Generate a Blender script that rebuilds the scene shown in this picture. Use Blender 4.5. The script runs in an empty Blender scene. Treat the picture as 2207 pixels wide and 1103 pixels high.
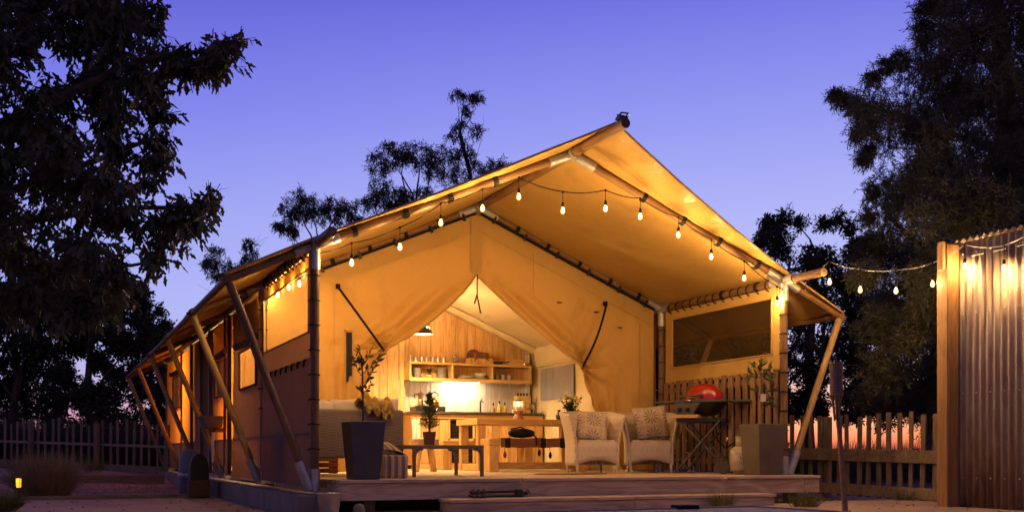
import bpy, bmesh, math, random
import numpy as np
from mathutils import Vector, Matrix, noise

# ------------------------------------------------------------------ camera, sky, exposure
sc = bpy.context.scene
COL = sc.collection
R = math.radians
DZ = 0.355                      # deck level above the ground
CAM = Vector((-2.3721, -10.4787, 0.2655 + DZ)); YAW = 0.4042; FPX = 2317.9; PXC = 1103.5; PY0 = 974.35
cam = bpy.data.cameras.new('camera'); camo = bpy.data.objects.new('camera', cam); COL.objects.link(camo)
cam.sensor_width = 36.0; cam.lens = 36.0 * FPX / 2207.0
cam.shift_y = (PY0 - 551.5) / 2207.0
cam.clip_start = 0.05; cam.clip_end = 3000
camo.location = CAM; camo.rotation_euler = (R(90), 0, -YAW)
sc.camera = camo
sc.view_settings.view_transform = 'Standard'; sc.view_settings.look = 'None'
sc.view_settings.exposure = 0.0; sc.view_settings.gamma = 1.0
sc.render.engine = 'CYCLES'
cy = sc.cycles
cy.use_denoising = True
cy.max_bounces = 7; cy.diffuse_bounces = 3; cy.glossy_bounces = 3; cy.transmission_bounces = 5; cy.transparent_max_bounces = 10
cy.sample_clamp_indirect = 4.0; cy.caustics_reflective = False; cy.caustics_refractive = False
cy.use_light_tree = True

def s2l(c):
    return tuple(((v/255.0)/12.92 if v/255.0 <= 0.04045 else ((v/255.0+0.055)/1.055)**2.4) for v in c)

world = bpy.data.worlds.new('World'); sc.world = world; world.use_nodes = True
wn = world.node_tree.nodes; wl = world.node_tree.links; wn.clear()
def nd(nodes, t, **kw):
    n = nodes.new(t)
    for k, v in kw.items(): setattr(n, k, v)
    return n
GLOW_AZ = math.atan2(math.sin(YAW + 0.40), math.cos(YAW + 0.40))   # afterglow sits beyond the right-hand fence
tc = nd(wn, 'ShaderNodeTexCoord'); sx = nd(wn, 'ShaderNodeSeparateXYZ'); wl.new(tc.outputs['Generated'], sx.inputs[0])
asn = nd(wn, 'ShaderNodeMath', operation='ARCSINE'); wl.new(sx.outputs['Z'], asn.inputs[0])
deg = nd(wn, 'ShaderNodeMath', operation='MULTIPLY'); wl.new(asn.outputs[0], deg.inputs[0]); deg.inputs[1].default_value = 1/(math.pi/2)
def ramp(nodes, stops):
    r = nd(nodes, 'ShaderNodeValToRGB'); el = r.color_ramp.elements
    while len(el) > 1: el.remove(el[-1])
    el[0].position = stops[0][0]; el[0].color = (*stops[0][1], 1)
    for p, c in stops[1:]:
        e = el.new(p); e.color = (*c, 1)
    return r
e = lambda d: d/90.0
top_ = [(e(34), s2l((76, 73, 162))), (e(50), s2l((70, 63, 118))), (e(90), s2l((62, 54, 92)))]
rc = ramp(wn, [(0, s2l((206, 96, 96))), (e(0.7), s2l((232, 140, 138))), (e(1.6), s2l((222, 160, 180))), (e(3), s2l((196, 176, 222))), (e(5), s2l((182, 184, 242))), (e(8), s2l((173, 180, 246))),
               (e(12), s2l((158, 164, 244))), (e(17), s2l((129, 133, 237))), (e(23), s2l((97, 98, 215)))]+top_)
rw = ramp(wn, [(0, (0.80, 0.12, 0.06)), (e(0.5), (1.15, 0.25, 0.10)), (e(1.5), (1.40, 0.56, 0.27)), (e(3.0), s2l((253, 196, 172))), (e(4.5), s2l((214, 194, 230))), (e(7), s2l((192, 194, 249))),
               (e(12), s2l((180, 184, 249))), (e(17), s2l((152, 157, 243))), (e(23), s2l((116, 118, 229)))]+top_)
wl.new(deg.outputs[0], rc.inputs[0]); wl.new(deg.outputs[0], rw.inputs[0])
dot = nd(wn, 'ShaderNodeVectorMath', operation='DOT_PRODUCT'); wl.new(tc.outputs['Generated'], dot.inputs[0])
dot.inputs[1].default_value = (math.sin(GLOW_AZ), math.cos(GLOW_AZ), 0)
mr = nd(wn, 'ShaderNodeMapRange', interpolation_type='SMOOTHSTEP'); wl.new(dot.outputs['Value'], mr.inputs[0])
mr.inputs[1].default_value = 0.66; mr.inputs[2].default_value = 1.0
mx = nd(wn, 'ShaderNodeMix', data_type='RGBA'); wl.new(mr.outputs[0], mx.inputs[0]); wl.new(rc.outputs[0], mx.inputs[6]); wl.new(rw.outputs[0], mx.inputs[7])
md = nd(wn, 'ShaderNodeMapRange', interpolation_type='SMOOTHSTEP'); wl.new(dot.outputs['Value'], md.inputs[0])
md.inputs[1].default_value = -0.7; md.inputs[2].default_value = 0.66; md.inputs[3].default_value = 0.0; md.inputs[4].default_value = 1.0
ra = ramp(wn, [(0, s2l((146, 116, 132))), (e(8), s2l((146, 122, 152))), (e(18), s2l((118, 106, 150))), (e(34), s2l((84, 77, 134)))]+top_[1:]); wl.new(deg.outputs[0], ra.inputs[0])
mb_ = nd(wn, 'ShaderNodeMix', data_type='RGBA'); wl.new(md.outputs[0], mb_.inputs[0]); wl.new(ra.outputs[0], mb_.inputs[6]); wl.new(mx.outputs[2], mb_.inputs[7])
bg = nd(wn, 'ShaderNodeBackground'); wl.new(mb_.outputs[2], bg.inputs[0]); bg.inputs[1].default_value = 1.0
wo = nd(wn, 'ShaderNodeOutputWorld'); wl.new(bg.outputs[0], wo.inputs[0])
sun = bpy.data.lights.new('sun', 'SUN'); sun.energy = 0.02; sun.angle = R(12); sun.color = (1, 0.6, 0.4)
suno = bpy.data.objects.new('sun', sun); COL.objects.link(suno)
suno.rotation_euler = Vector((-math.sin(GLOW_AZ), -math.cos(GLOW_AZ), -0.05)).to_track_quat('-Z', 'Y').to_euler()

# ------------------------------------------------------------------ pixel helpers (2207 x 1103 photograph)
_c, _s = math.cos(YAW), math.sin(YAW)
def ray(u, v):
    a = (u-PXC)/FPX; b = (PY0-v)/FPX
    return Vector((a*_c+_s, -a*_s+_c, b))
def atz(u, v, z): d = ray(u, v); return CAM + d*((z-CAM.z)/d.z)
def atY(u, v, Y): d = ray(u, v); return CAM + d*((Y-CAM.y)/d.y)
def atX(u, v, X): d = ray(u, v); return CAM + d*((X-CAM.x)/d.x)
def atD(u, v, D): return CAM + ray(u, v)*D

# ------------------------------------------------------------------ materials
MATS = {}
def newmat(name):
    m = bpy.data.materials.new(name); m.use_nodes = True; m.node_tree.nodes.clear()
    return m, m.node_tree.nodes, m.node_tree.links
def finish(m, n, l, sh, disp=None):
    o = nd(n, 'ShaderNodeOutputMaterial'); l.new(sh, o.inputs[0]); return m
def principled(n, **kw):
    p = nd(n, 'ShaderNodeBsdfPrincipled')
    for k, v in kw.items():
        s = p.inputs[k]
        s.default_value = (*v, 1) if isinstance(v, tuple) and len(v) == 3 else v
    return p
def coords(n, l, scale=(1, 1, 1), kind='Object'):
    t = nd(n, 'ShaderNodeTexCoord'); mp = nd(n, 'ShaderNodeMapping'); mp.inputs['Scale'].default_value = scale
    l.new(t.outputs[kind], mp.inputs[0]); return mp.outputs[0]
def tex_noise(n, l, vec, scale, detail=4, rough=0.55, dist=0.0):
    t = nd(n, 'ShaderNodeTexNoise'); l.new(vec, t.inputs['Vector'])
    t.inputs['Scale'].default_value = scale; t.inputs['Detail'].default_value = detail; t.inputs['Roughness'].default_value = rough; t.inputs['Distortion'].default_value = dist
    return t.outputs['Fac']
def bump(n, l, h, strength, dist=0.01):
    b = nd(n, 'ShaderNodeBump'); b.inputs['Strength'].default_value = strength; b.inputs['Distance'].default_value = dist
    l.new(h, b.inputs['Height']); return b.outputs[0]
def val_random(n, l, col, amt):
    oi = nd(n, 'ShaderNodeObjectInfo'); mrn = nd(n, 'ShaderNodeMapRange'); l.new(oi.outputs['Random'], mrn.inputs[0])
    mrn.inputs[3].default_value = 1-amt; mrn.inputs[4].default_value = 1+amt
    hs = nd(n, 'ShaderNodeHueSaturation'); l.new(col, hs.inputs['Color']); l.new(mrn.outputs[0], hs.inputs['Value'])
    return hs.outputs[0]

def wood(name, c1, c2, axis='X', rough=0.6, scale=1.0, var=0.18, knots=True, spec=0.3):
    m, n, l = newmat(name)
    st = {'X': (0.12, 1, 1), 'Y': (1, 0.12, 1), 'Z': (1, 1, 0.12)}[axis]
    oi = nd(n, 'ShaderNodeObjectInfo')
    t = nd(n, 'ShaderNodeTexCoord'); ad = nd(n, 'ShaderNodeVectorMath', operation='ADD'); l.new(t.outputs['Object'], ad.inputs[0])
    mu = nd(n, 'ShaderNodeVectorMath', operation='SCALE'); mu.inputs[0].default_value = (7.3, 3.1, 5.7); l.new(oi.outputs['Random'], mu.inputs['Scale']); l.new(mu.outputs[0], ad.inputs[1])
    mp = nd(n, 'ShaderNodeMapping'); mp.inputs['Scale'].default_value = tuple(v*scale for v in st); l.new(ad.outputs[0], mp.inputs[0])
    f1 = tex_noise(n, l, mp.outputs[0], 14, 5, 0.6, 1.2)
    f2 = tex_noise(n, l, mp.outputs[0], 90, 3, 0.6)
    w = nd(n, 'ShaderNodeTexNoise'); l.new(mp.outputs[0], w.inputs['Vector']); w.inputs['Scale'].default_value = 5; w.inputs['Distortion'].default_value = 2.5
    sn = nd(n, 'ShaderNodeMath', operation='MULTIPLY'); l.new(w.outputs['Fac'], sn.inputs[0]); sn.inputs[1].default_value = 34
    si = nd(n, 'ShaderNodeMath', operation='SINE'); l.new(sn.outputs[0], si.inputs[0])
    mm = nd(n, 'ShaderNodeMapRange'); l.new(si.outputs[0], mm.inputs[0]); mm.inputs[1].default_value = -1
    a1 = nd(n, 'ShaderNodeMath', operation='MULTIPLY_ADD'); l.new(mm.outputs[0], a1.inputs[0]); a1.inputs[1].default_value = 0.3; l.new(f1, a1.inputs[2])
    a2 = nd(n, 'ShaderNodeMath', operation='MULTIPLY_ADD'); l.new(f2, a2.inputs[0]); a2.inputs[1].default_value = 0.35; l.new(a1.outputs[0], a2.inputs[2])
    rp = ramp(n, [(0.42, c2), (0.72, tuple((a+b)/2 for a, b in zip(c1, c2))), (1.0, c1)]); l.new(a2.outputs[0], rp.inputs[0])
    col = val_random(n, l, rp.outputs[0], var)
    p = principled(n, Roughness=rough); p.inputs['Specular IOR Level'].default_value = spec; l.new(col, p.inputs['Base Color']); l.new(bump(n, l, a2.outputs[0], 0.25, 0.004), p.inputs['Normal'])
    return finish(m, n, l, p.outputs[0])

def canvas(name, col, tcol, trans=0.3, gloss=0.04, grough=0.35, blotch=0.25):
    m, n, l = newmat(name)
    v = coords(n, l)
    nb = tex_noise(n, l, v, 1.7, 6, 0.6, 0.4)
    rp = ramp(n, [(0.28, tuple(c*(1-blotch*1.4) for c in col)), (0.42, tuple(c*(1-blotch*0.4) for c in col)), (0.7, col)]); l.new(nb, rp.inputs[0])
    weave = tex_noise(n, l, v, 260, 2)
    wr = tex_noise(n, l, v, 7, 4, 0.6, 0.8)
    ad = nd(n, 'ShaderNodeMath', operation='MULTIPLY_ADD'); l.new(weave, ad.inputs[0]); ad.inputs[1].default_value = 0.12; l.new(wr, ad.inputs[2])
    nm = bump(n, l, ad.outputs[0], 0.6, 0.022)
    d = nd(n, 'ShaderNodeBsdfDiffuse'); l.new(rp.outputs[0], d.inputs[0]); l.new(nm, d.inputs['Normal'])
    t = nd(n, 'ShaderNodeBsdfTranslucent'); t.inputs[0].default_value = (*tcol, 1)
    m1 = nd(n, 'ShaderNodeMixShader'); m1.inputs[0].default_value = trans; l.new(d.outputs[0], m1.inputs[1]); l.new(t.outputs[0], m1.inputs[2])
    g = nd(n, 'ShaderNodeBsdfGlossy'); g.inputs['Roughness'].default_value = grough; g.inputs[0].default_value = (1, 1, 1, 1); l.new(nm, g.inputs['Normal'])
    m2 = nd(n, 'ShaderNodeMixShader'); m2.inputs[0].default_value = gloss; l.new(m1.outputs[0], m2.inputs[1]); l.new(g.outputs[0], m2.inputs[2])
    return finish(m, n, l, m2.outputs[0])

def plain(name, col, rough=0.6, metal=0.0, spec=0.5, nscale=0, namt=0.25, bmp=0.0, bscale=60, var=0.0, coat=0.0):
    m, n, l = newmat(name)
    p = principled(n, Roughness=rough, Metallic=metal); p.inputs['Specular IOR Level'].default_value = spec; p.inputs['Coat Weight'].default_value = coat
    v = coords(n, l)
    f = tex_noise(n, l, v, nscale or 6, 5, 0.6, 0.3)
    rp = ramp(n, [(0.25, tuple(c*(1-namt) for c in col)), (0.75, tuple(min(1, c*(1+namt*0.5)) for c in col))]); l.new(f, rp.inputs[0])
    out = rp.outputs[0]
    if var: out = val_random(n, l, out, var)
    l.new(out, p.inputs['Base Color'])
    if bmp: l.new(bump(n, l, tex_noise(n, l, v, bscale, 4), bmp, 0.01), p.inputs['Normal'])
    return finish(m, n, l, p.outputs[0])

def wicker(name, col, dark, su=90, sv=70):
    m, n, l = newmat(name)
    v = coords(n, l)
    sp = nd(n, 'ShaderNodeSeparateXYZ'); l.new(v, sp.inputs[0])
    xy = nd(n, 'ShaderNodeMath', operation='ADD'); l.new(sp.outputs[0], xy.inputs[0]); l.new(sp.outputs[1], xy.inputs[1])
    def wave(src, k, ph=None):
        a = nd(n, 'ShaderNodeMath', operation='MULTIPLY'); l.new(src, a.inputs[0]); a.inputs[1].default_value = k
        o = a.outputs[0]
        if ph is not None:
            b = nd(n, 'ShaderNodeMath', operation='ADD'); l.new(o, b.inputs[0]); l.new(ph, b.inputs[1]); o = b.outputs[0]
        si = nd(n, 'ShaderNodeMath', operation='SINE'); l.new(o, si.inputs[0]); return si.outputs[0]
    a = wave(xy.outputs[0], su*math.pi); b = wave(sp.outputs[2], sv*math.pi)
    mu = nd(n, 'ShaderNodeMath', operation='MULTIPLY'); l.new(a, mu.inputs[0]); l.new(b, mu.inputs[1])
    ad = nd(n, 'ShaderNodeMath', operation='MULTIPLY_ADD'); l.new(mu.outputs[0], ad.inputs[0]); ad.inputs[1].default_value = 0.35; ad.inputs[2].default_value = 0.5
    nz = tex_noise(n, l, v, 25, 3)
    ad2 = nd(n, 'ShaderNodeMath', operation='MULTIPLY_ADD'); l.new(nz, ad2.inputs[0]); ad2.inputs[1].default_value = 0.3; l.new(ad.outputs[0], ad2.inputs[2])
    rp = ramp(n, [(0.3, dark), (0.85, col)]); l.new(ad2.outputs[0], rp.inputs[0])
    p = principled(n, Roughness=0.65); l.new(rp.outputs[0], p.inputs['Base Color']); l.new(bump(n, l, ad.outputs[0], 0.8, 0.006), p.inputs['Normal'])
    return finish(m, n, l, p.outputs[0])

def emission(name, col, strength):
    m, n, l = newmat(name); em = nd(n, 'ShaderNodeEmission'); em.inputs[0].default_value = (*col, 1); em.inputs[1].default_value = strength
    return finish(m, n, l, em.outputs[0])

def vinyl(name, tint, haze, gloss=0.08, hcol=(0.6, 0.5, 0.35), grough=0.06):
    m, n, l = newmat(name)
    t = nd(n, 'ShaderNodeBsdfTransparent'); t.inputs[0].default_value = (*tint, 1)
    v = coords(n, l)
    nm = bump(n, l, tex_noise(n, l, v, 5, 3, 0.5, 0.6), 0.25, 0.02)
    d = nd(n, 'ShaderNodeBsdfDiffuse'); d.inputs[0].default_value = (*hcol, 1)
    tr = nd(n, 'ShaderNodeBsdfTranslucent'); tr.inputs[0].default_value = (*hcol, 1)
    a = nd(n, 'ShaderNodeMixShader'); a.inputs[0].default_value = 0.5; l.new(d.outputs[0], a.inputs[1]); l.new(tr.outputs[0], a.inputs[2])
    b = nd(n, 'ShaderNodeMixShader'); b.inputs[0].default_value = haze; l.new(t.outputs[0], b.inputs[1]); l.new(a.outputs[0], b.inputs[2])
    g = nd(n, 'ShaderNodeBsdfGlossy'); g.inputs['Roughness'].default_value = grough; l.new(nm, g.inputs['Normal'])
    c = nd(n, 'ShaderNodeMixShader'); c.inputs[0].default_value = gloss; l.new(b.outputs[0], c.inputs[1]); l.new(g.outputs[0], c.inputs[2])
    return finish(m, n, l, c.outputs[0])

def foliage(name, c1, c2, trans=0.25, scale=1.5):
    m, n, l = newmat(name)
    v = coords(n, l)
    f = tex_noise(n, l, v, scale, 4, 0.7)
    f2 = tex_noise(n, l, v, 23, 2)
    ad = nd(n, 'ShaderNodeMath', operation='MULTIPLY_ADD'); l.new(f2, ad.inputs[0]); ad.inputs[1].default_value = 0.5; l.new(f, ad.inputs[2])
    rp = ramp(n, [(0.5, c2), (1.0, c1)]); l.new(ad.outputs[0], rp.inputs[0])
    d = principled(n, Roughness=0.55); d.inputs['Specular IOR Level'].default_value = 0.25; l.new(rp.outputs[0], d.inputs['Base Color'])
    t = nd(n, 'ShaderNodeBsdfTranslucent'); l.new(rp.outputs[0], t.inputs[0])
    mxs = nd(n, 'ShaderNodeMixShader'); mxs.inputs[0].default_value = trans; l.new(d.outputs[0], mxs.inputs[1]); l.new(t.outputs[0], mxs.inputs[2])
    return finish(m, n, l, mxs.outputs[0])

def ground_mat(name, c1, c2, c3, s1=2.0, s2=40, bmp=0.6):
    m, n, l = newmat(name)
    v = coords(n, l)
    a = tex_noise(n, l, v, s1*0.3, 6, 0.65, 0.5); b = tex_noise(n, l, v, s2, 5, 0.7)
    vo = nd(n, 'ShaderNodeTexVoronoi'); l.new(v, vo.inputs['Vector']); vo.inputs['Scale'].default_value = s2*0.8
    mu = nd(n, 'ShaderNodeMath', operation='MULTIPLY_ADD'); l.new(b, mu.inputs[0]); mu.inputs[1].default_value = 0.6; l.new(a, mu.inputs[2])
    m3 = nd(n, 'ShaderNodeMath', operation='MULTIPLY_ADD'); l.new(vo.outputs['Distance'], m3.inputs[0]); m3.inputs[1].default_value = 0.3; l.new(mu.outputs[0], m3.inputs[2])
    rp = ramp(n, [(0.55, c3), (0.85, c2), (1.15, c1)]); l.new(m3.outputs[0], rp.inputs[0])
    p = principled(n, Roughness=0.9); p.inputs['Specular IOR Level'].default_value = 0.2; l.new(rp.outputs[0], p.inputs['Base Color']); l.new(bump(n, l, m3.outputs[0], bmp, 0.03), p.inputs['Normal'])
    return finish(m, n, l, p.outputs[0])

def medallion(name):
    m, n, l = newmat(name)
    v = coords(n, l); sp = nd(n, 'ShaderNodeSeparateXYZ'); l.new(v, sp.inputs[0])
    def ma(op, a, b=None, c=None):
        k = nd(n, 'ShaderNodeMath', operation=op)
        for i_, q in enumerate((a, b, c)):
            if q is None: continue
            if isinstance(q, (int, float)): k.inputs[i_].default_value = q
            else: l.new(q, k.inputs[i_])
        return k.outputs[0]
    def rosette(cell, ox, oz, petals, r0, r1):
        fx = ma('SUBTRACT', ma('FRACT', ma('ADD', ma('DIVIDE', sp.outputs[0], cell), ox)), 0.5)
        fz = ma('SUBTRACT', ma('FRACT', ma('ADD', ma('DIVIDE', sp.outputs[2], cell), oz)), 0.5)
        r = ma('SQRT', ma('ADD', ma('MULTIPLY', fx, fx), ma('MULTIPLY', fz, fz)))
        an = ma('ARCTAN2', fz, fx)
        pet = ma('GREATER_THAN', ma('SINE', ma('MULTIPLY', an, petals)), ma('MULTIPLY_ADD', r, 3.0, -1.0))
        band = ma('MULTIPLY', ma('GREATER_THAN', r, r0), ma('LESS_THAN', r, r1))
        ring = ma('MULTIPLY', ma('GREATER_THAN', r, r0*0.45), ma('LESS_THAN', r, r0*0.75))
        return ma('MAXIMUM', ma('MULTIPLY', pet, band), ring), ma('LESS_THAN', r, r1)
    big, inb = rosette(0.25, 0.5, 0.22, 11, 0.14, 0.40)
    small, _ = rosette(0.0833, 0.25, 0.4, 5, 0.16, 0.42)
    pat = ma('ADD', ma('MULTIPLY', big, inb), ma('MULTIPLY', ma('MULTIPLY', small, 0.6), ma('SUBTRACT', 1.0, inb)))
    rp = ramp(n, [(0.0, (0.50, 0.40, 0.29)), (1.0, (0.24, 0.185, 0.145))]); l.new(pat, rp.inputs[0])
    p = principled(n, Roughness=0.9); l.new(rp.outputs[0], p.inputs['Base Color']); l.new(bump(n, l, tex_noise(n, l, v, 300, 2), 0.2, 0.003), p.inputs['Normal'])
    return finish(m, n, l, p.outputs[0])

def stripes(name, c1, c2, k=55, axis=0):
    m, n, l = newmat(name)
    v = coords(n, l); sp = nd(n, 'ShaderNodeSeparateXYZ'); l.new(v, sp.inputs[0])
    ad0 = nd(n, 'ShaderNodeMath', operation='ADD'); l.new(sp.outputs[0], ad0.inputs[0]); l.new(sp.outputs[1], ad0.inputs[1])
    a = nd(n, 'ShaderNodeMath', operation='MULTIPLY'); l.new(ad0.outputs[0], a.inputs[0]); a.inputs[1].default_value = k*2
    si = nd(n, 'ShaderNodeMath', operation='SINE'); l.new(a.outputs[0], si.inputs[0])
    nz = tex_noise(n, l, v, 60, 3)
    b = nd(n, 'ShaderNodeMath', operation='MULTIPLY_ADD'); l.new(nz, b.inputs[0]); b.inputs[1].default_value = 0.8; l.new(si.outputs[0], b.inputs[2])
    rp = ramp(n, [(0.1, c2), (0.75, c1)]); l.new(b.outputs[0], rp.inputs[0])
    p = principled(n, Roughness=0.9); l.new(rp.outputs[0], p.inputs['Base Color']); l.new(bump(n, l, b.outputs[0], 0.4, 0.004), p.inputs['Normal'])
    return finish(m, n, l, p.outputs[0])

M = {}
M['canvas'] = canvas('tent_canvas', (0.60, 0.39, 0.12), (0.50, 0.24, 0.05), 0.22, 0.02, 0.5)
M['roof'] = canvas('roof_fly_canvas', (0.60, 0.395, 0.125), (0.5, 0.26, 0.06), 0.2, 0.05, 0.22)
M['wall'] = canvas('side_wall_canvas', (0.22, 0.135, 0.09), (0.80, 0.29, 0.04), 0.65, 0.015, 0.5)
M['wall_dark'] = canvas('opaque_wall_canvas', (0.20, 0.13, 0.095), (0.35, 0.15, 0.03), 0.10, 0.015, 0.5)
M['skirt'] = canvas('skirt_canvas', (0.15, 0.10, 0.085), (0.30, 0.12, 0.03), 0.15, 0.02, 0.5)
M['inner'] = canvas('inner_ceiling_canvas', (0.80, 0.66, 0.40), (0.6, 0.42, 0.2), 0.2, 0.02, 0.5, 0.12)
M['pole'] = wood('eucalyptus_pole', (0.20, 0.11, 0.045), (0.085, 0.045, 0.02), 'X', 0.55, 0.8)
M['brace_lit'] = wood('warm_lit_brace_pole', (0.40, 0.27, 0.10), (0.22, 0.135, 0.05), 'X', 0.55, 0.8)  # lit copy of the pole wood: warm light on the braces put into its colour
M['post'] = wood('eucalyptus_post', (0.18, 0.12, 0.07), (0.09, 0.055, 0.03), 'Z', 0.55, 0.8)
M['deck'] = wood('deck_pine', (0.52, 0.40, 0.28), (0.28, 0.195, 0.13), 'X', 0.7, 0.7, 0.14)
M['floor'] = wood('floor_board', (0.62, 0.50, 0.36), (0.42, 0.31, 0.20), 'X', 0.5, 0.8, 0.08)
M['plank'] = wood('kitchen_plank', (0.62, 0.37, 0.15), (0.36, 0.18, 0.06), 'Z', 0.6, 0.7, 0.22)
M['plank_pale'] = wood('splashback_plank', (0.62, 0.54, 0.45), (0.40, 0.33, 0.26), 'Z', 0.55, 0.7, 0.16)
M['pine'] = wood('pine_furniture', (0.62, 0.40, 0.16), (0.44, 0.24, 0.075), 'X', 0.5, 0.8, 0.1)
M['pine_z'] = wood('pine_upright', (0.62, 0.40, 0.16), (0.44, 0.24, 0.075), 'Z', 0.5, 0.8, 0.1)
M['slat'] = wood('slat_wood', (0.25, 0.15, 0.08), (0.13, 0.07, 0.035), 'Z', 0.65, 0.9, 0.2)
M['fence'] = wood('fence_wood', (0.19, 0.14, 0.10), (0.09, 0.065, 0.05), 'Z', 0.8, 0.9, 0.22)
M['rail'] = wood('fence_rail_wood', (0.24, 0.18, 0.13), (0.12, 0.09, 0.07), 'X', 0.8, 0.7, 0.15)
M['beam'] = wood('shed_beam', (0.36, 0.20, 0.085), (0.21, 0.11, 0.045), 'Z', 0.6, 0.6, 0.1)
M['dark_table'] = wood('weathered_table', (0.22, 0.17, 0.17), (0.11, 0.085, 0.09), 'X', 0.6, 0.7, 0.15)
M['galv'] = plain('galvanised_steel', (0.42, 0.42, 0.42), 0.45, 0.55, 0.5, 9, 0.3)
M['black'] = plain('black_webbing', (0.009, 0.008, 0.008), 0.75, 0, 0.2, 30, 0.3)
M['black_metal'] = plain('black_metal', (0.02, 0.02, 0.021), 0.35, 0.3, 0.5, 12, 0.3)
M['taupe'] = plain('taupe_metal', (0.13, 0.10, 0.078), 0.45, 0.1, 0.5, 12, 0.15)
M['pot'] = plain('grey_planter', (0.055, 0.05, 0.052), 0.5, 0, 0.45, 5, 0.3, 0.1, 90)
M['pot2'] = plain('brown_planter', (0.11, 0.085, 0.065), 0.55, 0, 0.4, 5, 0.3, 0.1, 90)
M['soil'] = plain('soil', (0.035, 0.025, 0.018), 0.95, 0, 0.1, 40, 0.5, 0.8, 50)
M['concrete'] = plain('concrete', (0.20, 0.175, 0.165), 0.85, 0, 0.2, 3, 0.35, 0.3, 45)
M['wicker'] = wicker('sofa_wicker', (0.19, 0.15, 0.12), (0.085, 0.064, 0.05), 9, 120)
M['loom'] = wicker('chair_loom', (0.66, 0.55, 0.44), (0.40, 0.31, 0.24), 120, 12)
M['cushion'] = plain('cream_cushion', (0.55, 0.48, 0.40), 0.9, 0, 0.2, 8, 0.15, 0.3, 120)
M['throw'] = plain('mustard_throw', (0.36, 0.24, 0.075), 0.95, 0, 0.1, 14, 0.5, 0.8, 30)
M['medallion'] = medallion('medallion_fabric')
M['stripe'] = stripes('striped_weave', (0.46, 0.36, 0.28), (0.20, 0.13, 0.09), 42)
M['red'] = plain('red_enamel', (0.30, 0.010, 0.006), 0.22, 0, 0.6, 6, 0.12, coat=0.6)
M['grey_plastic'] = plain('grey_plastic', (0.075, 0.068, 0.062), 0.5, 0, 0.4, 12, 0.2)
M['cream_steel'] = plain('cream_steel', (0.42, 0.35, 0.25), 0.4, 0, 0.5, 7, 0.2)
M['white'] = plain('white_ceramic', (0.72, 0.68, 0.60), 0.3, 0, 0.5, 9, 0.08)
M['greyware'] = plain('grey_stoneware', (0.30, 0.30, 0.29), 0.35, 0, 0.5, 9, 0.15, var=0.2)
M['steel'] = plain('polished_steel', (0.6, 0.58, 0.55), 0.18, 1.0, 0.5, 10, 0.08)
M['brass'] = plain('brass', (0.55, 0.33, 0.10), 0.25, 1.0, 0.5, 10, 0.1)
M['amber'] = plain('amber_oil', (0.55, 0.34, 0.05), 0.15, 0, 0.5, 10, 0.1, var=0.3)
M['leather'] = plain('brown_leather', (0.16, 0.055, 0.028), 0.55, 0, 0.4, 8, 0.35, 0.3, 60)
M['hide'] = plain('cow_hide', (0.46, 0.30, 0.20), 0.9, 0, 0.1, 5, 0.7, 0.4, 80)
M['terracotta'] = plain('patterned_clay', (0.36, 0.19, 0.10), 0.7, 0, 0.3, 40, 0.5, 0.6, 50)
M['counter'] = plain('dark_counter', (0.05, 0.04, 0.038), 0.3, 0, 0.5, 8, 0.2)
M['blind'] = plain('blue_grey_blind', (0.24, 0.235, 0.27), 0.8, 0, 0.2, 3, 0.15)
M['sapphire'] = plain('blue_tarp', (0.10, 0.125, 0.19), 0.6, 0, 0.4, 5, 0.3)
M['dark_cover'] = plain('dark_cover', (0.02, 0.021, 0.02), 0.7, 0, 0.3, 5, 0.4)
M['brown_box'] = plain('brown_crate', (0.085, 0.055, 0.035), 0.8, 0, 0.2, 8, 0.3)
M['bamboo'] = plain('bamboo_cane', (0.20, 0.11, 0.075), 0.5, 0, 0.4, 10, 0.4)
M['weave_dark'] = wicker('torch_weave', (0.16, 0.115, 0.09), (0.035, 0.025, 0.02), 100, 70)
M['paper'] = plain('plant_tag', (0.55, 0.5, 0.42), 0.8, 0, 0.2, 10, 0.1)
M['vinyl'] = vinyl('clear_vinyl', (0.90, 0.87, 0.82), 0.10, 0.05)
M['vinyl_dark'] = vinyl('smoked_vinyl', (0.55, 0.50, 0.47), 0.06, 0.10, (0.30, 0.22, 0.14), 0.05)
M['glass'] = vinyl('thin_glass', (0.93, 0.93, 0.92), 0.05, 0.14, (0.7, 0.7, 0.7), 0.05)
M['curtain'] = canvas('striped_curtain', (0.50, 0.38, 0.24), (0.55, 0.30, 0.09), 0.5, 0.01, 0.5, 0.1)
M['filament'] = emission('lit_filament', (1.0, 0.56, 0.20), 3350)
def bulb_glass():
    m, n, l = newmat('warm_bulb_glass'); t = nd(n, 'ShaderNodeBsdfTransparent'); em = nd(n, 'ShaderNodeEmission'); em.inputs[0].default_value = (1.0, 0.50, 0.13, 1); em.inputs[1].default_value = 4.5
    mx_ = nd(n, 'ShaderNodeMixShader'); mx_.inputs[0].default_value = 0.3; l.new(t.outputs[0], mx_.inputs[1]); l.new(em.outputs[0], mx_.inputs[2]); return finish(m, n, l, mx_.outputs[0])
M['bulb'] = bulb_glass()
M['pendant_bulb'] = emission('pendant_bulb', (1.0, 0.62, 0.27), 5500)
M['globe'] = emission('globe_lamp', (1.0, 0.64, 0.29), 620)
M['led'] = emission('led_strip', (1.0, 0.80, 0.55), 220)
M['flame'] = emission('candle_flame', (1.0, 0.62, 0.25), 2200)
M['solar'] = emission('amber_lantern', (1.0, 0.40, 0.03), 2.2)
M['wax'] = plain('candle_wax', (0.8, 0.7, 0.5), 0.5, 0, 0.3, 6, 0.05)
M['bark'] = plain('bark', (0.10, 0.075, 0.06), 0.9, 0, 0.2, 14, 0.5, 0.8, 30)
M['bark_pale'] = plain('pale_bark', (0.22, 0.18, 0.16), 0.8, 0, 0.2, 6, 0.5, 0.4, 20)
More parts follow.
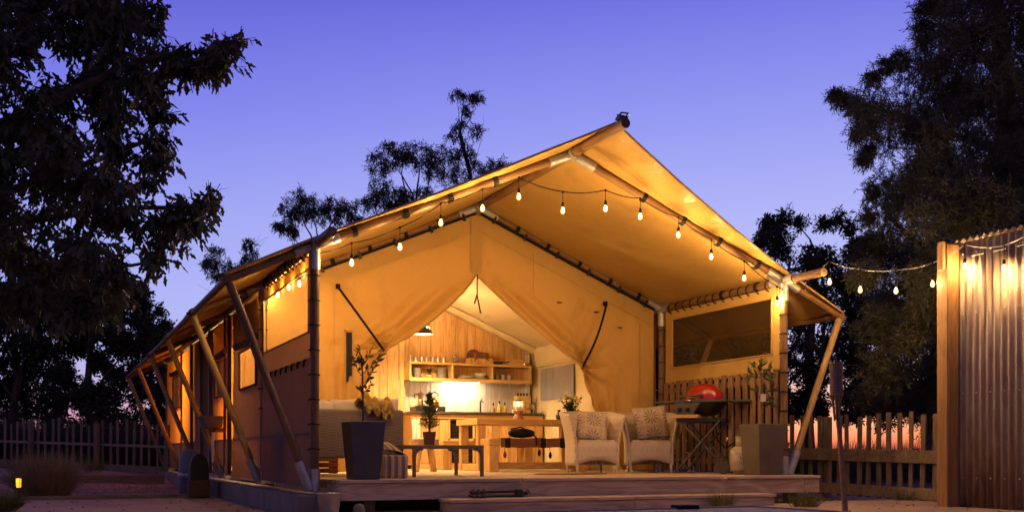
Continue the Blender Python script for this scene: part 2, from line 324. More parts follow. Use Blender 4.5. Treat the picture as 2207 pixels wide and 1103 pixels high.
M['oak'] = foliage('oak_leaf', (0.085, 0.085, 0.05), (0.05, 0.062, 0.042))
M['acacia'] = foliage('acacia_leaf', (0.13, 0.135, 0.065), (0.075, 0.085, 0.055))
M['gum'] = foliage('gum_leaf', (0.05, 0.055, 0.035), (0.028, 0.034, 0.024))
M['hedge'] = foliage('dark_tree_leaf', (0.05, 0.055, 0.025), (0.022, 0.03, 0.016))
M['sapling'] = foliage('glossy_sapling_leaf', (0.09, 0.11, 0.04), (0.04, 0.06, 0.022))
M['conifer'] = foliage('conifer_needle', (0.10, 0.125, 0.035), (0.045, 0.07, 0.02))
M['drygrass'] = foliage('dry_grass', (0.34, 0.26, 0.16), (0.19, 0.145, 0.09))
M['grass'] = foliage('green_grass', (0.17, 0.17, 0.04), (0.07, 0.085, 0.02))
M['flower'] = foliage('cream_flower', (0.75, 0.62, 0.30), (0.55, 0.42, 0.16))
M['navy'] = foliage('dark_flower', (0.035, 0.03, 0.06), (0.02, 0.018, 0.03))
M['ground'] = ground_mat('gravel_ground', (0.40, 0.28, 0.215), (0.28, 0.19, 0.145), (0.14, 0.092, 0.07))
M['mulch'] = ground_mat('bark_mulch', (0.17, 0.11, 0.08), (0.09, 0.055, 0.04), (0.035, 0.022, 0.016), 3, 26, 1.0)
M['paving'] = ground_mat('pale_paving', (0.46, 0.33, 0.26), (0.37, 0.26, 0.205), (0.27, 0.185, 0.145), 2, 60, 0.25)
def corr_mat():
    m, n, l = newmat('rusty_corrugated_iron')
    v = coords(n, l, (1, 1, 0.25)); a = tex_noise(n, l, v, 9, 6, 0.7, 0.5)
    t = nd(n, 'ShaderNodeTexCoord'); sp = nd(n, 'ShaderNodeSeparateXYZ'); l.new(t.outputs['Object'], sp.inputs[0])
    mr_ = nd(n, 'ShaderNodeMapRange'); l.new(sp.outputs[2], mr_.inputs[0]); mr_.inputs[1].default_value = 0.0; mr_.inputs[2].default_value = 0.7; mr_.inputs[3].default_value = 0.22; mr_.inputs[4].default_value = 0.0
    ad = nd(n, 'ShaderNodeMath', operation='ADD'); l.new(a, ad.inputs[0]); l.new(mr_.outputs[0], ad.inputs[1])
    rp = ramp(n, [(0.35, (0.36, 0.31, 0.28)), (0.58, (0.27, 0.20, 0.165)), (0.8, (0.16, 0.09, 0.055))]); l.new(ad.outputs[0], rp.inputs[0])
    p = principled(n, Metallic=0.35, Roughness=0.55); l.new(rp.outputs[0], p.inputs['Base Color']); l.new(bump(n, l, tex_noise(n, l, coords(n, l), 2.5, 4), 0.3, 0.03), p.inputs['Normal'])
    return finish(m, n, l, p.outputs[0])
M['corr'] = corr_mat()

# ------------------------------------------------------------------ mesh builder and object helpers
class MB:
    def __init__(s): s.v = []; s.f = []
    def add(s, vs, fs):
        o = len(s.v); s.v += [tuple(p) for p in vs]; s.f += [tuple(i+o for i in f) for f in fs]; return s
    def box(s, x0, x1, y0, y1, z0, z1, mat=None):
        vs = [Vector(p) for p in ((x0, y0, z0), (x1, y0, z0), (x1, y1, z0), (x0, y1, z0), (x0, y0, z1), (x1, y0, z1), (x1, y1, z1), (x0, y1, z1))]
        if mat is not None: vs = [mat @ p for p in vs]
        return s.add(vs, [(0, 3, 2, 1), (4, 5, 6, 7), (0, 1, 5, 4), (1, 2, 6, 5), (2, 3, 7, 6), (3, 0, 4, 7)])
    def bar(s, a, b, w, h, up=(0, 0, 1)):
        a, b = Vector(a), Vector(b); d = (b-a).normalized(); u = Vector(up)
        sd = d.cross(u)
        if sd.length < 1e-4: sd = d.cross(Vector((1, 0, 0)))
        sd.normalize(); u = sd.cross(d).normalized()
        vs = []
        for p in (a, b):
            for i, j in ((-1, -1), (1, -1), (1, 1), (-1, 1)): vs.append(p+sd*(i*w/2)+u*(j*h/2))
        return s.add(vs, [(0, 1, 2, 3), (7, 6, 5, 4), (0, 4, 5, 1), (1, 5, 6, 2), (2, 6, 7, 3), (3, 7, 4, 0)])
    def tube(s, pts, rad, n=8, cap=True):
        pts = [Vector(p) for p in pts]; rs = rad if isinstance(rad, (list, tuple)) else [rad]*len(pts)
        vs = []; ref = None
        for i, p in enumerate(pts):
            d = (pts[min(i+1, len(pts)-1)]-pts[max(i-1, 0)]).normalized()
            if ref is None: ref = d.orthogonal().normalized()
            else:
                ref = ref - d*ref.dot(d)
                ref = ref.normalized() if ref.length > 1e-5 else d.orthogonal().normalized()
            b = d.cross(ref)
            for k in range(n):
                a = 2*math.pi*k/n; vs.append(p+(ref*math.cos(a)+b*math.sin(a))*rs[i])
        fs = [(i*n+k, i*n+(k+1) % n, (i+1)*n+(k+1) % n, (i+1)*n+k) for i in range(len(pts)-1) for k in range(n)]
        if cap: fs += [tuple(reversed(range(n))), tuple((len(pts)-1)*n+k for k in range(n))]
        return s.add(vs, fs)
    def lathe(s, prof, c=(0, 0, 0), n=16, mat=None):
        vs = []; fs = []
        for r, z in prof:
            for k in range(n):
                a = 2*math.pi*k/n; p = Vector((r*math.cos(a), r*math.sin(a), z))
                if mat is not None: p = mat @ p
                vs.append(p+Vector(c))
        m = len(prof)
        for i in range(m-1):
            for k in range(n): fs.append((i*n+k, i*n+(k+1) % n, (i+1)*n+(k+1) % n, (i+1)*n+k))
        if prof[0][0] > 1e-6: fs.append(tuple(reversed(range(n))))
        if prof[-1][0] > 1e-6: fs.append(tuple((m-1)*n+k for k in range(n)))
        return s.add(vs, fs)
    def grid(s, fn, nu, nv):
        vs = [fn(i/nu, j/nv) for j in range(nv+1) for i in range(nu+1)]
        fs = [(j*(nu+1)+i, j*(nu+1)+i+1, (j+1)*(nu+1)+i+1, (j+1)*(nu+1)+i) for j in range(nv) for i in range(nu)]
        return s.add(vs, fs)
    def mesh(s, name, bevel=0, smooth=False, seg=1, weld=False):
        me = bpy.data.meshes.new(name); me.from_pydata(s.v, [], s.f)
        if bevel or weld:
            bm = bmesh.new(); bm.from_mesh(me)
            if weld: bmesh.ops.remove_doubles(bm, verts=bm.verts, dist=1e-5)
            if bevel: bmesh.ops.bevel(bm, geom=bm.edges[:], offset=bevel, segments=seg, affect='EDGES', profile=0.5, clamp_overlap=True)
            bm.to_mesh(me); bm.free()
        me.validate(); me.update()
        if smooth: me.polygons.foreach_set('use_smooth', [True]*len(me.polygons))
        return me
def obj(name, me, mat, parent=None):
    o = bpy.data.objects.new(name, me); COL.objects.link(o)
    if me is not None and mat is not None and len(me.materials) == 0: me.materials.append(M[mat] if isinstance(mat, str) else mat)
    if parent is not None: o.parent = parent
    return o
def part(mb, name, mat, parent, bevel=0, smooth=False, label=None, seg=1):
    o = obj(name, mb.mesh(name, bevel, smooth, seg), mat, parent)
    if smooth and not bevel:
        try: o.data.set_sharp_from_angle(angle=R(50))
        except Exception: pass
    if label: o['label'] = label
    return o
def tag(o, label, cat, group=None):
    o['label'] = label; o['category'] = cat
    if group: o['group'] = group
    return o
def thing(name, label, cat, loc=(0, 0, 0), rz=0, group=None):
    o = bpy.data.objects.new(name, None); COL.objects.link(o); o.empty_display_size = 0.2
    o.location = loc; o.rotation_euler = (0, 0, rz); return tag(o, label, cat, group)
def structure(o, kind='structure'): o['kind'] = kind; return o
def solidify(o, t):
    md = o.modifiers.new('solid', 'SOLIDIFY'); md.thickness = t; md.offset = 0; return o
def nz(x, y, z, s=1.0): return noise.noise(Vector((x*s, y*s, z*s)))
rnd = random.Random(7)

# ------------------------------------------------------------------ ground
def gh(x, y):
    """terrain height: flat round the tent, a low bank under the picket fence beyond it"""
    t = min(1, max(0, (y-9.5)/5.0)); t = t*t*(3-2*t)
    k = min(1, max(0, (1.5-x)/3.0))
    return 0.25*t*k
def build_ground():
    xs = [-400, -150, -60, -30, -20] + [-14+0.75*i for i in range(39)] + [20, 30, 60, 150, 400]
    ys = [-40, -20, -14] + [-11+0.75*i for i in range(54)] + [34, 45, 70, 120, 250, 600, 1200]
    mb = MB(); nx = len(xs)
    for y in ys:
        for x in xs:
            b = 0.012*nz(x, y, 0, 1.3) if abs(x) < 20 and y < 30 else 0
            mb.v.append((x, y, gh(x, y)+b-0.012))
    mb.f = [(j*nx+i, j*nx+i+1, (j+1)*nx+i+1, (j+1)*nx+i) for j in range(len(ys)-1) for i in range(nx-1)]
    structure(part(mb, 'ground', 'ground', None, smooth=True))
    # pale concrete path across the front, in slabs
    root = thing('path', '', ''); del root['label']; del root['category']; structure(root); root.location = (0, 0, 0)
    mbp = None
    k = 0
    for yy in (-3.2, -1.6):
        for i in range(9):
            x0 = -8.6+i*1.9
            mb = MB().box(x0+0.006, x0+1.894, yy+0.006, yy+1.594, 0.0, 0.035)
            part(mb, 'slab', 'paving', root, 0.004); k += 1
    for i in range(3):
        x0 = -8.6+i*2.6
        part(MB().box(x0, x0+2.592, 0.02, 4.06, 0.0, 0.03), 'slab', 'paving', root, 0.004)
build_ground()

def edging(name, pts, h, w, mat, label):
    r = thing(name, label, 'edging', (pts[0][0], pts[0][1], 0))
    for a, b in zip(pts[:-1], pts[1:]):
        a2 = Vector((a[0]-pts[0][0], a[1]-pts[0][1], a[2]+h/2)); b2 = Vector((b[0]-pts[0][0], b[1]-pts[0][1], b[2]+h/2))
        part(MB().bar(a2, b2, w, h), 'sleeper', mat, r, 0.006)
edging('timber_edging', [(-8.6, 4.16, -0.01), (-6.0, 4.16, -0.01), (-3.4, 4.16, -0.01), (-0.75, 4.16, -0.01)], 0.085, 0.09, 'rail', 'low timber edging between pale path and gravel near the stake lantern')
edging('raised_bed_edging', [(-7.5, 11.5, 0.02), (-4.0, 11.4, 0.02), (-1.9, 11.2, 0.02), (-0.4, 11.0, 0.02)], 0.17, 0.06, 'rail', 'timber sleeper edging of the raised bed before the dim picket fence')

# scattered stones on the gravel and mulch
def stones(name, n, boxr, size, mat, seed):
    rr = np.random.RandomState(seed); mb = MB()
    ico = [(0, 0, 1), (0.9, 0, 0.2), (0.28, 0.85, 0.25), (-0.72, 0.5, 0.2), (-0.7, -0.55, 0.2), (0.3, -0.86, 0.2), (0, 0, -0.5)]
    fc = [(0, 1, 2), (0, 2, 3), (0, 3, 4), (0, 4, 5), (0, 5, 1), (6, 2, 1), (6, 3, 2), (6, 4, 3), (6, 5, 4), (6, 1, 5)]
    for i in range(n):
        x = rr.uniform(boxr[0], boxr[1]); y = rr.uniform(boxr[2], boxr[3]); s = size*rr.uniform(0.4, 1.3); a = rr.uniform(0, 6.28); q = rr.uniform(0.7, 1.3)
        ca, sa = math.cos(a), math.sin(a)
        mb.add([(x+(px*q*ca-py*sa)*s, y+(px*q*sa+py*ca)*s, gh(x, y)+pz*s*0.6) for px, py, pz in ico], fc)
    return structure(part(mb, name, mat, None), 'stuff')
M['stone'] = plain('pebble', (0.36, 0.26, 0.21), 0.85, 0, 0.2, 3, 0.5)
tag(stones('gravel', 2600, (-7.5, -0.6, 4.3, 10.8), 0.022, 'stone', 3), 'loose gravel and bark scattered beside the tent', 'gravel')
tag(stones('mulch', 1500, (5.2, 7.3, -1.6, 3.5), 0.03, 'mulch', 4), 'bark mulch and stones under the picket fence by the shed', 'mulch')

# ------------------------------------------------------------------ safari tent
W, D, HP, HA, LEN = 5.624, 2.785, 2.3, 3.5, 14.7
XO, HO = 0.83, 1.92              # outer eave offset and height
FR = [0.0, 2.785, 5.8, 8.7, 11.6, 14.6]
tent = thing('safari_tent', 'large tan canvas safari tent on timber poles, lit by bulbs, open kitchen inside', 'tent', (0, 0, DZ))
def T(p): return Vector((p.x, p.y, p.z-DZ))   # world -> tent local

def roofz(x):
    """height of pole axes over the section"""
    if x < 0: return HP + (HP-HO)/XO*x
    if x > W: return HP - (HP-HO)/XO*(x-W)
    return HP + (HA-HP)*(1-abs(x-W/2)/(W/2))
# roof fly: two sheets
def fly(side):
    xs = [0, 0.1, 0.2, 0.3, 0.4, 0.5, 0.6, 0.7, 0.775, 0.83, 0.88, 0.94, 1.0]
    mb = MB(); NV = 60
    half = W/2+XO+0.03
    def pt(t, v):
        xx = W/2 - t*half                    # left half
        yf = -0.87*(1-t/0.775)**1.12 - 0.13 if t < 0.775 else -0.13+0.10*((t-0.775)/0.225)
        y = yf + (LEN+0.25-yf)*(v**1.15)
        z = roofz(xx) + 0.062
        bay = (y/2.9) % 1.0
        sag = 0.035*math.sin(math.pi*min(1, max(0, t/0.775)))*(1 if y > 0 else 0.6)
        if y > 0: sag += 0.03*math.sin(math.pi*bay)*math.sin(math.pi*min(1, t/0.775))
        if t > 0.8 and y > 0.3: sag += 0.05*math.sin(math.pi*bay)*((t-0.775)/0.225)
        wr = 0.012*nz(xx*0.9, y*2.2, side*3)+0.006*nz(xx*3, y*3.5, 1)
        if y < 0.0: wr *= 0.5+1.2*min(1, (y-yf)*3)
        # creases running back from the ridge tip
        if y < -0.02 and t < 0.5:
            wr += (0.016*math.exp(-((t-0.10)/0.02)**2) - 0.014*math.exp(-((t-0.14)/0.02)**2))*min(1, -y*2)*min(1, max(0, (y-yf)*4))
        x2 = xx if side < 0 else W-xx
        return (x2, y, z-sag+wr)
    n = len(xs)
    vv = [j/NV for j in range(NV+1)]
    fine = []
    for a, b in zip(xs[:-1], xs[1:]): fine += [a+(b-a)*k/4 for k in range(4)]
    fine.append(1.0); n = len(fine)
    mb.v = [pt(t, v**1.3) for v in vv for t in fine]
    mb.f = [(j*n+i, j*n+i+1, (j+1)*n+i+1, (j+1)*n+i) for j in range(NV) for i in range(n-1)]
    o = part(mb, 'roof_fly', 'roof', tent, smooth=True); solidify(o, 0.006)
    # rolled hem along the front edge
    hem = MB().tube([Vector(pt(t, 0))+Vector((0, 0.0, -0.004)) for t in fine], 0.012, 6)
    if side > 0: pass
    part(hem, 'hem', 'roof', o, smooth=True)
fly(-1); fly(1)

def pole(name, a, b, r, mat='pole', r2=None, n=12, par=tent):
    a, b = Vector(a), Vector(b); L = (b-a).length; k = max(2, int(L/0.4))
    # wood grain follows the pole: build along local X, then place
    mb = MB()
    ph = rnd.uniform(0, 99)
    pts = []; rr = []
    for i in range(k+1):
        t = i/k; pts.append(Vector((L*t, 0.006*nz(t*3, ph, 0), 0.006*nz(t*3, ph, 5)))); rr.append((r+((r2 or r)-r)*t)*(1+0.03*nz(t*L*2, ph, 9)))
    mb.tube(pts, rr, n)
    o = part(mb, name, mat, par, smooth=True)
    q = (b-a).to_track_quat('X', 'Z'); o.location = a; o.rotation_mode = 'QUATERNION'; o.rotation_quaternion = q
    return o
def sleeve(p, d, L, r, par=tent, name='joint_sleeve', mat='galv'):
    p = Vector(p); d = Vector(d).normalized()
    mb = MB().tube([p, p+d*L], r, 14)
    for s in (0.25, 0.75):
        o2 = d.orthogonal().normalized(); q = p+d*(L*s)
        mb.tube([q-o2*(r+0.008), q+o2*(r+0.008)], 0.008, 6)
    return part(mb, name, mat, par, smooth=True)
PR = 0.046
ridge = pole('ridge_pole', (W/2, -1.2, HA), (W/2, LEN+0.2, HA), 0.052)
for i in range(1): pass
part(MB().tube([(W/2, -1.204, HA), (W/2, -1.199, HA)], 0.05, 14), 'end_grain', 'brown_box', tent)
for x in (0, W):
    pole('eave_pole', (x, -0.72, HP), (x, LEN+0.2, HP), 0.048)
for x in (-XO, W+XO):
    pole('outer_eave_pole', (x, -0.05, HO), (x, LEN+0.1, HO), 0.036)
for k, y in enumerate(FR):
    for s in (0, 1):
        x0 = 0 if s == 0 else W; xo = -XO if s == 0 else W+XO
        pole('rafter', (x0, y, HP), (W/2, y, HA), PR)
        pole('eave_rafter', (x0, y, HP), (xo+(-0.06 if s == 0 else 0.06), y, HO-0.03), 0.04)
        if k != 1 or s == 0 or True:
            p = pole('post', (x0, y, -0.10 if s == 0 else 0.0), (x0, y, HP), 0.045)
        b = pole('brace', (xo, y, HO-0.02), (x0+(-0.05 if s == 0 else 0.06), y-0.02 if k == 0 else y, 0.02 if s else -0.08), 0.041, 'pole' if (k == 0 and s == 0) else 'brace_lit', par=tent)
        dirb = Vector((xo-(x0-0.05 if s == 0 else x0+0.06), 0, HO)).normalized()
        if k < 4: sleeve((x0+(-0.05 if s == 0 else 0.06), y-0.02 if k == 0 else y, -0.10 if s == 0 else 0.002), dirb, 0.30, 0.05, name='brace_foot')
        if k < 4: sleeve((x0, y, -0.115 if s == 0 else 0.002), (0, 0, 1), 0.22, 0.056, name='post_foot')
        if k < 2:
            d1 = Vector((W/2-x0, 0, HA-HP)).normalized()
            sleeve((x0, y, HP), d1, 0.26, 0.058); sleeve((x0, y, HP-0.24), (0, 0, 1), 0.24, 0.056)
            sleeve((x0, y-0.2, HP), (0, 1, 0), 0.42, 0.058)
            sleeve((x0, y, HP), (xo-x0, 0, HO-HP), 0.22, 0.05)
            sleeve((W/2, y, HA), (-d1.x, 0, -d1.z), 0.30, 0.058)
    if k < 2: sleeve((W/2, y-0.12, HA), (0, 1, 0), 0.24, 0.066)
# black straps round the rafters, sail track and clamps on the inner frame
def strap_ring(a, b, t, r, w=0.05):
    a, b = Vector(a), Vector(b); d = (b-a).normalized(); p = a+(b-a)*t
    mb = MB().tube([p-d*w/2, p+d*w/2], r, 14)
    part(mb, 'strap', 'black', tent, smooth=True)
for s in (0, 1):
    x0 = 0 if s == 0 else W
    for t in (0.14, 0.33, 0.50, 0.68): strap_ring((x0, 0, HP), (W/2, 0, HA), t, PR+0.012)
    for t in (0.14, 0.3, 0.47, 0.64, 0.8): strap_ring((x0, D, HP), (W/2, D, HA), t, PR+0.012)
    for t in (0.035, 0.085): strap_ring((x0, 0, HP), (x0, LEN, HP), t, 0.06)
    d1 = Vector((W/2-x0, 0, HA-HP)).normalized()
    n1 = Vector((-d1.z, 0, d1.x)) if d1.x > 0 else Vector((d1.z, 0, -d1.x))
    a = Vector((x0, D-0.02, HP))+d1*0.12-n1*0.062; b = Vector((W/2, D-0.02, HA))-d1*0.06-n1*0.062
    part(MB().bar(a, b, 0.03, 0.03), 'sail_track', 'black', tent)
    for t in (0.06, 0.22, 0.4, 0.58, 0.76, 0.93):
        p = a+(b-a)*t
        part(MB().bar(p-n1*0.045+Vector((0, -0.03, 0)), p+n1*0.05+Vector((0, -0.03, 0)), 0.035, 0.025).tube([p+Vector((0, -0.05, -0.03)), p+Vector((0, 0.0, -0.03))], 0.012, 8), 'clamp', 'black_metal', tent)
# cable ties on the two front posts and inner posts
for (x, y, z0, z1, m_) in ((0, 0, 0.3, 2.0, 8), (W, 0, 0.3, 1.9, 8), (W, D, 0.4, 2.0, 8), (0, D, 0.8, 2.0, 6)):
    for i in range(m_):
        z = z0+(z1-z0)*i/(m_-1)
        ring = [(x+0.054*math.cos(a), y+0.054*math.sin(a), z+0.004*math.sin(a*2)) for a in [2*math.pi*k/12 for k in range(13)]]
        part(MB().tube(ring, 0.0055, 5).tube([(x-0.05, y-0.03, z), (x-0.075, y-0.05, z-0.008)], 0.006, 5), 'cable_tie', 'black', tent)
# lacing loops of the two verandah side panels
for x, ys in ((W, [0.3+0.185*i for i in range(13)]), (0, [0.25+0.185*i for i in range(13)])):
    for y in ys:
        ring = [(x+0.062*math.cos(a), y+0.012*math.sin(a*0.5+y*9), HP-0.02+0.068*math.sin(a)) for a in [2*math.pi*k/12 for k in range(13)]]
        part(MB().tube(ring, 0.008, 5), 'lacing_loop', 'black', tent)

# solar floodlight-like fitting on the ridge end
fx = part(MB().box(W/2-0.045, W/2+0.045, -1.17, -1.07, HA+0.05, HA+0.08), 'lamp_bracket', 'black_metal', tent)
q0, q1 = HA+0.082, HA+0.10
part(MB().bar((W/2-0.04, -1.19, q1), (W/2+0.04, -1.19, q1), 0.012, 0.012).bar((W/2-0.04, -1.10, q0+0.02), (W/2+0.04, -1.10, q0+0.02), 0.012, 0.012)
     .bar((W/2-0.04, -1.19, q1), (W/2-0.04, -1.10, q0), 0.012, 0.012).bar((W/2+0.04, -1.19, q1), (W/2+0.04, -1.10, q0), 0.012, 0.012), 'lamp_frame', 'black_metal', fx)

# front gable wall with tied-back door flaps
ZAP, TIEL, TIER = 2.61, (1.49, 1.55), (4.29, 1.42)
def interp(tab, z):
    for (z0, x0), (z1, x1) in zip(tab[:-1], tab[1:]):
        if z0 <= z <= z1: t = (z-z0)/(z1-z0); t2 = t; return x0+(x1-x0)*t2
    return tab[0][1] if z < tab[0][0] else tab[-1][1]
edgeL = [(0.02, 1.12), (0.5, 1.10), (0.9, 1.17), (1.25, 1.32), (1.45, 1.44), (1.55, 1.50), (1.63, 1.62), (1.72, 1.78), (1.83, 1.95), (1.98, 2.16), (2.15, 2.36), (2.35, 2.57), (2.5, 2.71), (2.61, 2.79)]
edgeR = [(0.02, 5.02), (0.2, 4.90), (0.5, 4.72), (0.85, 4.52), (1.1, 4.38), (1.3, 4.32), (1.42, 4.28), (1.5, 4.17), (1.6, 4.02), (1.75, 3.82), (1.95, 3.56), (2.15, 3.30), (2.35, 3.07), (2.5, 2.91), (2.61, 2.79)]
XL, XR = 0.04, 5.50
def flap(side):
    tie = TIEL if side < 0 else TIER; edge = edgeL if side < 0 else edgeR; out = XL if side < 0 else XR
    def fn(u, v):
        z = 0.02 + v*(3.40-0.02)
        xe = interp(edge, z)
        x = out+(xe-out)*u
        z = min(z, roofz(x)-0.07)
        dx, dz = x-tie[0], z-tie[1]; dist = math.hypot(dx, dz); ang = math.atan2(dz, dx)
        near = u**3
        ft_ = min(1, max(0, (ZAP-z)/0.25))
        y = -0.10*near*math.exp(-((z-tie[1]-0.1)/0.75)**2)
        fold = math.exp(-dist/0.55)*u
        y += 0.055*fold*math.sin(ang*11+side) + 0.02*fold*math.sin(ang*23)
        if z < tie[1]: y += 0.05*u*math.sin(x*19+z*2.0)*min(1, (tie[1]-z)/0.4) + 0.03*u**2*math.sin(x*41)*min(1, (tie[1]-z)/0.4)
        sd = abs(xe-x)*0.72
        if z > tie[1]-0.1:
            kk = min(1, (z-tie[1]+0.1)/0.25)*min(1, max(0, (ZAP-z)/0.3))
            y += kk*(-0.055*math.exp(-((sd-0.07)/0.055)**2)+0.05*math.exp(-((sd-0.20)/0.06)**2)-0.03*math.exp(-((sd-0.33)/0.07)**2)+0.025*math.exp(-((sd-0.48)/0.08)**2))
        # the gathered edge rolls over
        if u > 0.93: y -= 0.05*((u-0.93)/0.07)*(0.4+0.6*math.exp(-((z-tie[1])/0.8)**2))
        return (x, D+0.02+y*ft_+0.012*nz(x*1.5, z*1.5, 2), z)
    o = part(MB().grid(fn, 70, 120), 'door_flap', 'canvas', tent, smooth=True)
    hem = MB().tube([Vector(fn(1, v/60*0.766)) + Vector((0.0, -0.006, 0)) for v in range(61)], 0.012, 6)
    part(hem, 'piping', 'canvas', o, smooth=True)
    # tie strap from the wall to the gathered edge
    top = (0.92, 2.32) if side < 0 else (4.70, 2.31)
    sp = [(top[0]+(tie[0]-top[0])*t, D-0.06-0.07*math.sin(math.pi*t)-0.06*t, top[1]+(tie[1]-top[1])*t-0.03*math.sin(math.pi*t)) for t in [i/8 for i in range(9)]]
    mb = MB()
    for a, b in zip(sp[:-1], sp[1:]): mb.bar(a, b, 0.03, 0.008, (0, 1, 0))
    part(mb, 'tie_strap', 'black', tent)
    part(MB().box(top[0]-0.025, top[0]+0.025, D-0.05, D-0.005, top[1]-0.01, top[1]+0.05), 'strap_tab', 'black', tent)
flap(-1); flap(1)
for (xa, za, xb, zb_) in ((0.06, 2.04, W/2, 3.20), (W-0.1, 2.04, W/2, 3.20)):
    part(MB().bar((xa, D-0.004, za), (xb, D-0.004, zb_), 0.006, 0.004), 'seam', 'canvas', tent)
part(MB().box(2.715, 2.865, D+0.0, D+0.004, 2.63, 3.36), 'seam', 'canvas', tent)
for x, z0, z1 in ((0.88, 0.1, 2.35), (5.27, 0.1, 2.1), (3.62, 2.2, 2.95)): part(MB().box(x-0.003, x+0.003, D-0.002, D+0.004, z0, z1), 'seam', 'canvas', tent)
part(MB().bar((2.79, D-0.03, 2.61), (2.78, D-0.05, 2.33), 0.016, 0.006, (0, 1, 0)).bar((2.78, D-0.05, 2.35), (2.74, D-0.05, 2.22), 0.014, 0.006, (0, 1, 0)).bar((2.78, D-0.05, 2.33), (2.83, D-0.05, 2.10), 0.016, 0.006, (0, 1, 0)), 'zip_pull_cord', 'black', tent)
for x, z in ((3.99, 2.30), (4.56, 2.20), (4.93, 2.0)): part(MB().box(x-0.03, x+0.03, D-0.05, D-0.02, z, z+0.014), 'toggle', 'black', tent)
# slim mesh window in the gable wall left of the door
part(MB().grid(lambda u, v: (1.02+0.075*u, D-0.045, 1.15+0.62*v), 2, 8), 'slit_window', 'dark_cover', tent)
part(MB().box(1.0, 1.018, D-0.05, D-0.03, 1.12, 1.80).box(1.097, 1.115, D-0.05, D-0.03, 1.12, 1.80).box(1.0, 1.115, D-0.05, D-0.03, 1.78, 1.80), 'slit_window_frame', 'canvas', tent)

# side walls of the verandah: clear window, canvas round it
def side_panel(x, y0, y1, wz0, wz1, wy0, wy1, ztop, zbot, mat, vin, off=0.0):
    def strip(ya, yb, za, zb, name='wall_panel', m=mat):
        part(MB().grid(lambda u, v: (x+off+0.008*nz((ya+(yb-ya)*u)*2, (za+(zb-za)*v)*2, x), ya+(yb-ya)*u, za+(zb-za)*v), 10, 10), name, m, tent, smooth=True)
    strip(y0, wy0, zbot, ztop); strip(wy1, y1, zbot, ztop); strip(wy0, wy1, wz1, ztop); strip(wy0, wy1, zbot, wz0)
    w = part(MB().grid(lambda u, v: (x+off+0.004+0.01*nz(u*3, v*2, x), wy0+(wy1-wy0)*u, wz0+(wz1-wz0)*v), 16, 8), 'window', vin, tent, smooth=True)
    mb = MB()
    for a, b in (((wy0, wz0), (wy1, wz0)), ((wy0, wz1), (wy1, wz1)), ((wy0, wz0), (wy0, wz1)), ((wy1, wz0), (wy1, wz1))):
        mb.bar((x+off-0.008, a[0], a[1]), (x+off-0.008, b[0], b[1]), 0.012, 0.025, (1, 0, 0))
    part(mb, 'window_hem', mat, w)
side_panel(W, 0.08, 2.68, 1.45, 2.12, 0.22, 2.49, 2.245, 1.22, 'canvas', 'vinyl_dark')
side_panel(0, 0.06, 2.74, 1.47, 2.10, 0.21, 2.66, 2.245, 1.20, 'canvas', 'vinyl')
# lower canvas of the left verandah panel, its toggles and its skirt
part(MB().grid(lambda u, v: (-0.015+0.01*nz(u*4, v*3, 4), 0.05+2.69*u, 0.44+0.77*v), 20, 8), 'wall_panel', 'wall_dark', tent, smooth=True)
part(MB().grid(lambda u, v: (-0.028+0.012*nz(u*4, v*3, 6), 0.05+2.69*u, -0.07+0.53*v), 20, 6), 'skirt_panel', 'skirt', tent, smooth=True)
for i in range(8):
    y = 0.3+i*0.3
    part(MB().box(-0.045, -0.02, y-0.03, y+0.03, 1.185, 1.2).bar((-0.04, y, 1.19), (-0.04, y+0.02, 1.13), 0.02, 0.012), 'toggle', 'black', tent)
# slatted screen under the right-hand window
for i in range(17):
    y = 0.12+i*0.157
    part(MB().box(W-0.03, W-0.005, y-0.045, y+0.045, 0.02, 1.25+rnd.uniform(-0.01, 0.01)), 'slat', 'slat', tent, 0.003)
for z in (0.12, 1.1): part(MB().box(W-0.002, W+0.04, 0.06, 2.7, z, z+0.07), 'slat_rail', 'slat', tent)

# left outer wall beyond the verandah, bay by bay
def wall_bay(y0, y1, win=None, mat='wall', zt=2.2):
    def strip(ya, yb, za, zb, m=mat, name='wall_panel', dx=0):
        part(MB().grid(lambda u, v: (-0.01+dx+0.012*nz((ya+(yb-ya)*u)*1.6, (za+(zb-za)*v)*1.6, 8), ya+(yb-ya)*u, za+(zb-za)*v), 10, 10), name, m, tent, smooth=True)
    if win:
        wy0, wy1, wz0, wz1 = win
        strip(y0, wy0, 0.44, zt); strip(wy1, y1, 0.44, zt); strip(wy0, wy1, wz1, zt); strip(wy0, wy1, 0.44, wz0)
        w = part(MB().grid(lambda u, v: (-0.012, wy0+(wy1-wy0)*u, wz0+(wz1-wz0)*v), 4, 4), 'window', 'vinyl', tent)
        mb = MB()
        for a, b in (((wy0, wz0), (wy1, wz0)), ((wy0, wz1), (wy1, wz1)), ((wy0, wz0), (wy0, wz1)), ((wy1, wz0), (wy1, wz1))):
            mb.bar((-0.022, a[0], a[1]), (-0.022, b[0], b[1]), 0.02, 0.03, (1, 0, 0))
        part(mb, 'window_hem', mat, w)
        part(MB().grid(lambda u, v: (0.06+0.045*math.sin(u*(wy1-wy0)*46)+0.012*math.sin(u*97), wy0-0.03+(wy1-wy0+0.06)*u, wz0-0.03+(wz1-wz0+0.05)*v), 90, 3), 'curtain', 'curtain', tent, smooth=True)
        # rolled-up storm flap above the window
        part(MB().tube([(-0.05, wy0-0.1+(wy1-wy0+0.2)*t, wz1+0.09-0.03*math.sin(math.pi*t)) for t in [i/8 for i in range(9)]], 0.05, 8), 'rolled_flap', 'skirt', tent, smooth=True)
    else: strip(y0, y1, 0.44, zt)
    strip(y0, y1, -0.07, 0.46, 'skirt', 'skirt_panel', -0.018)
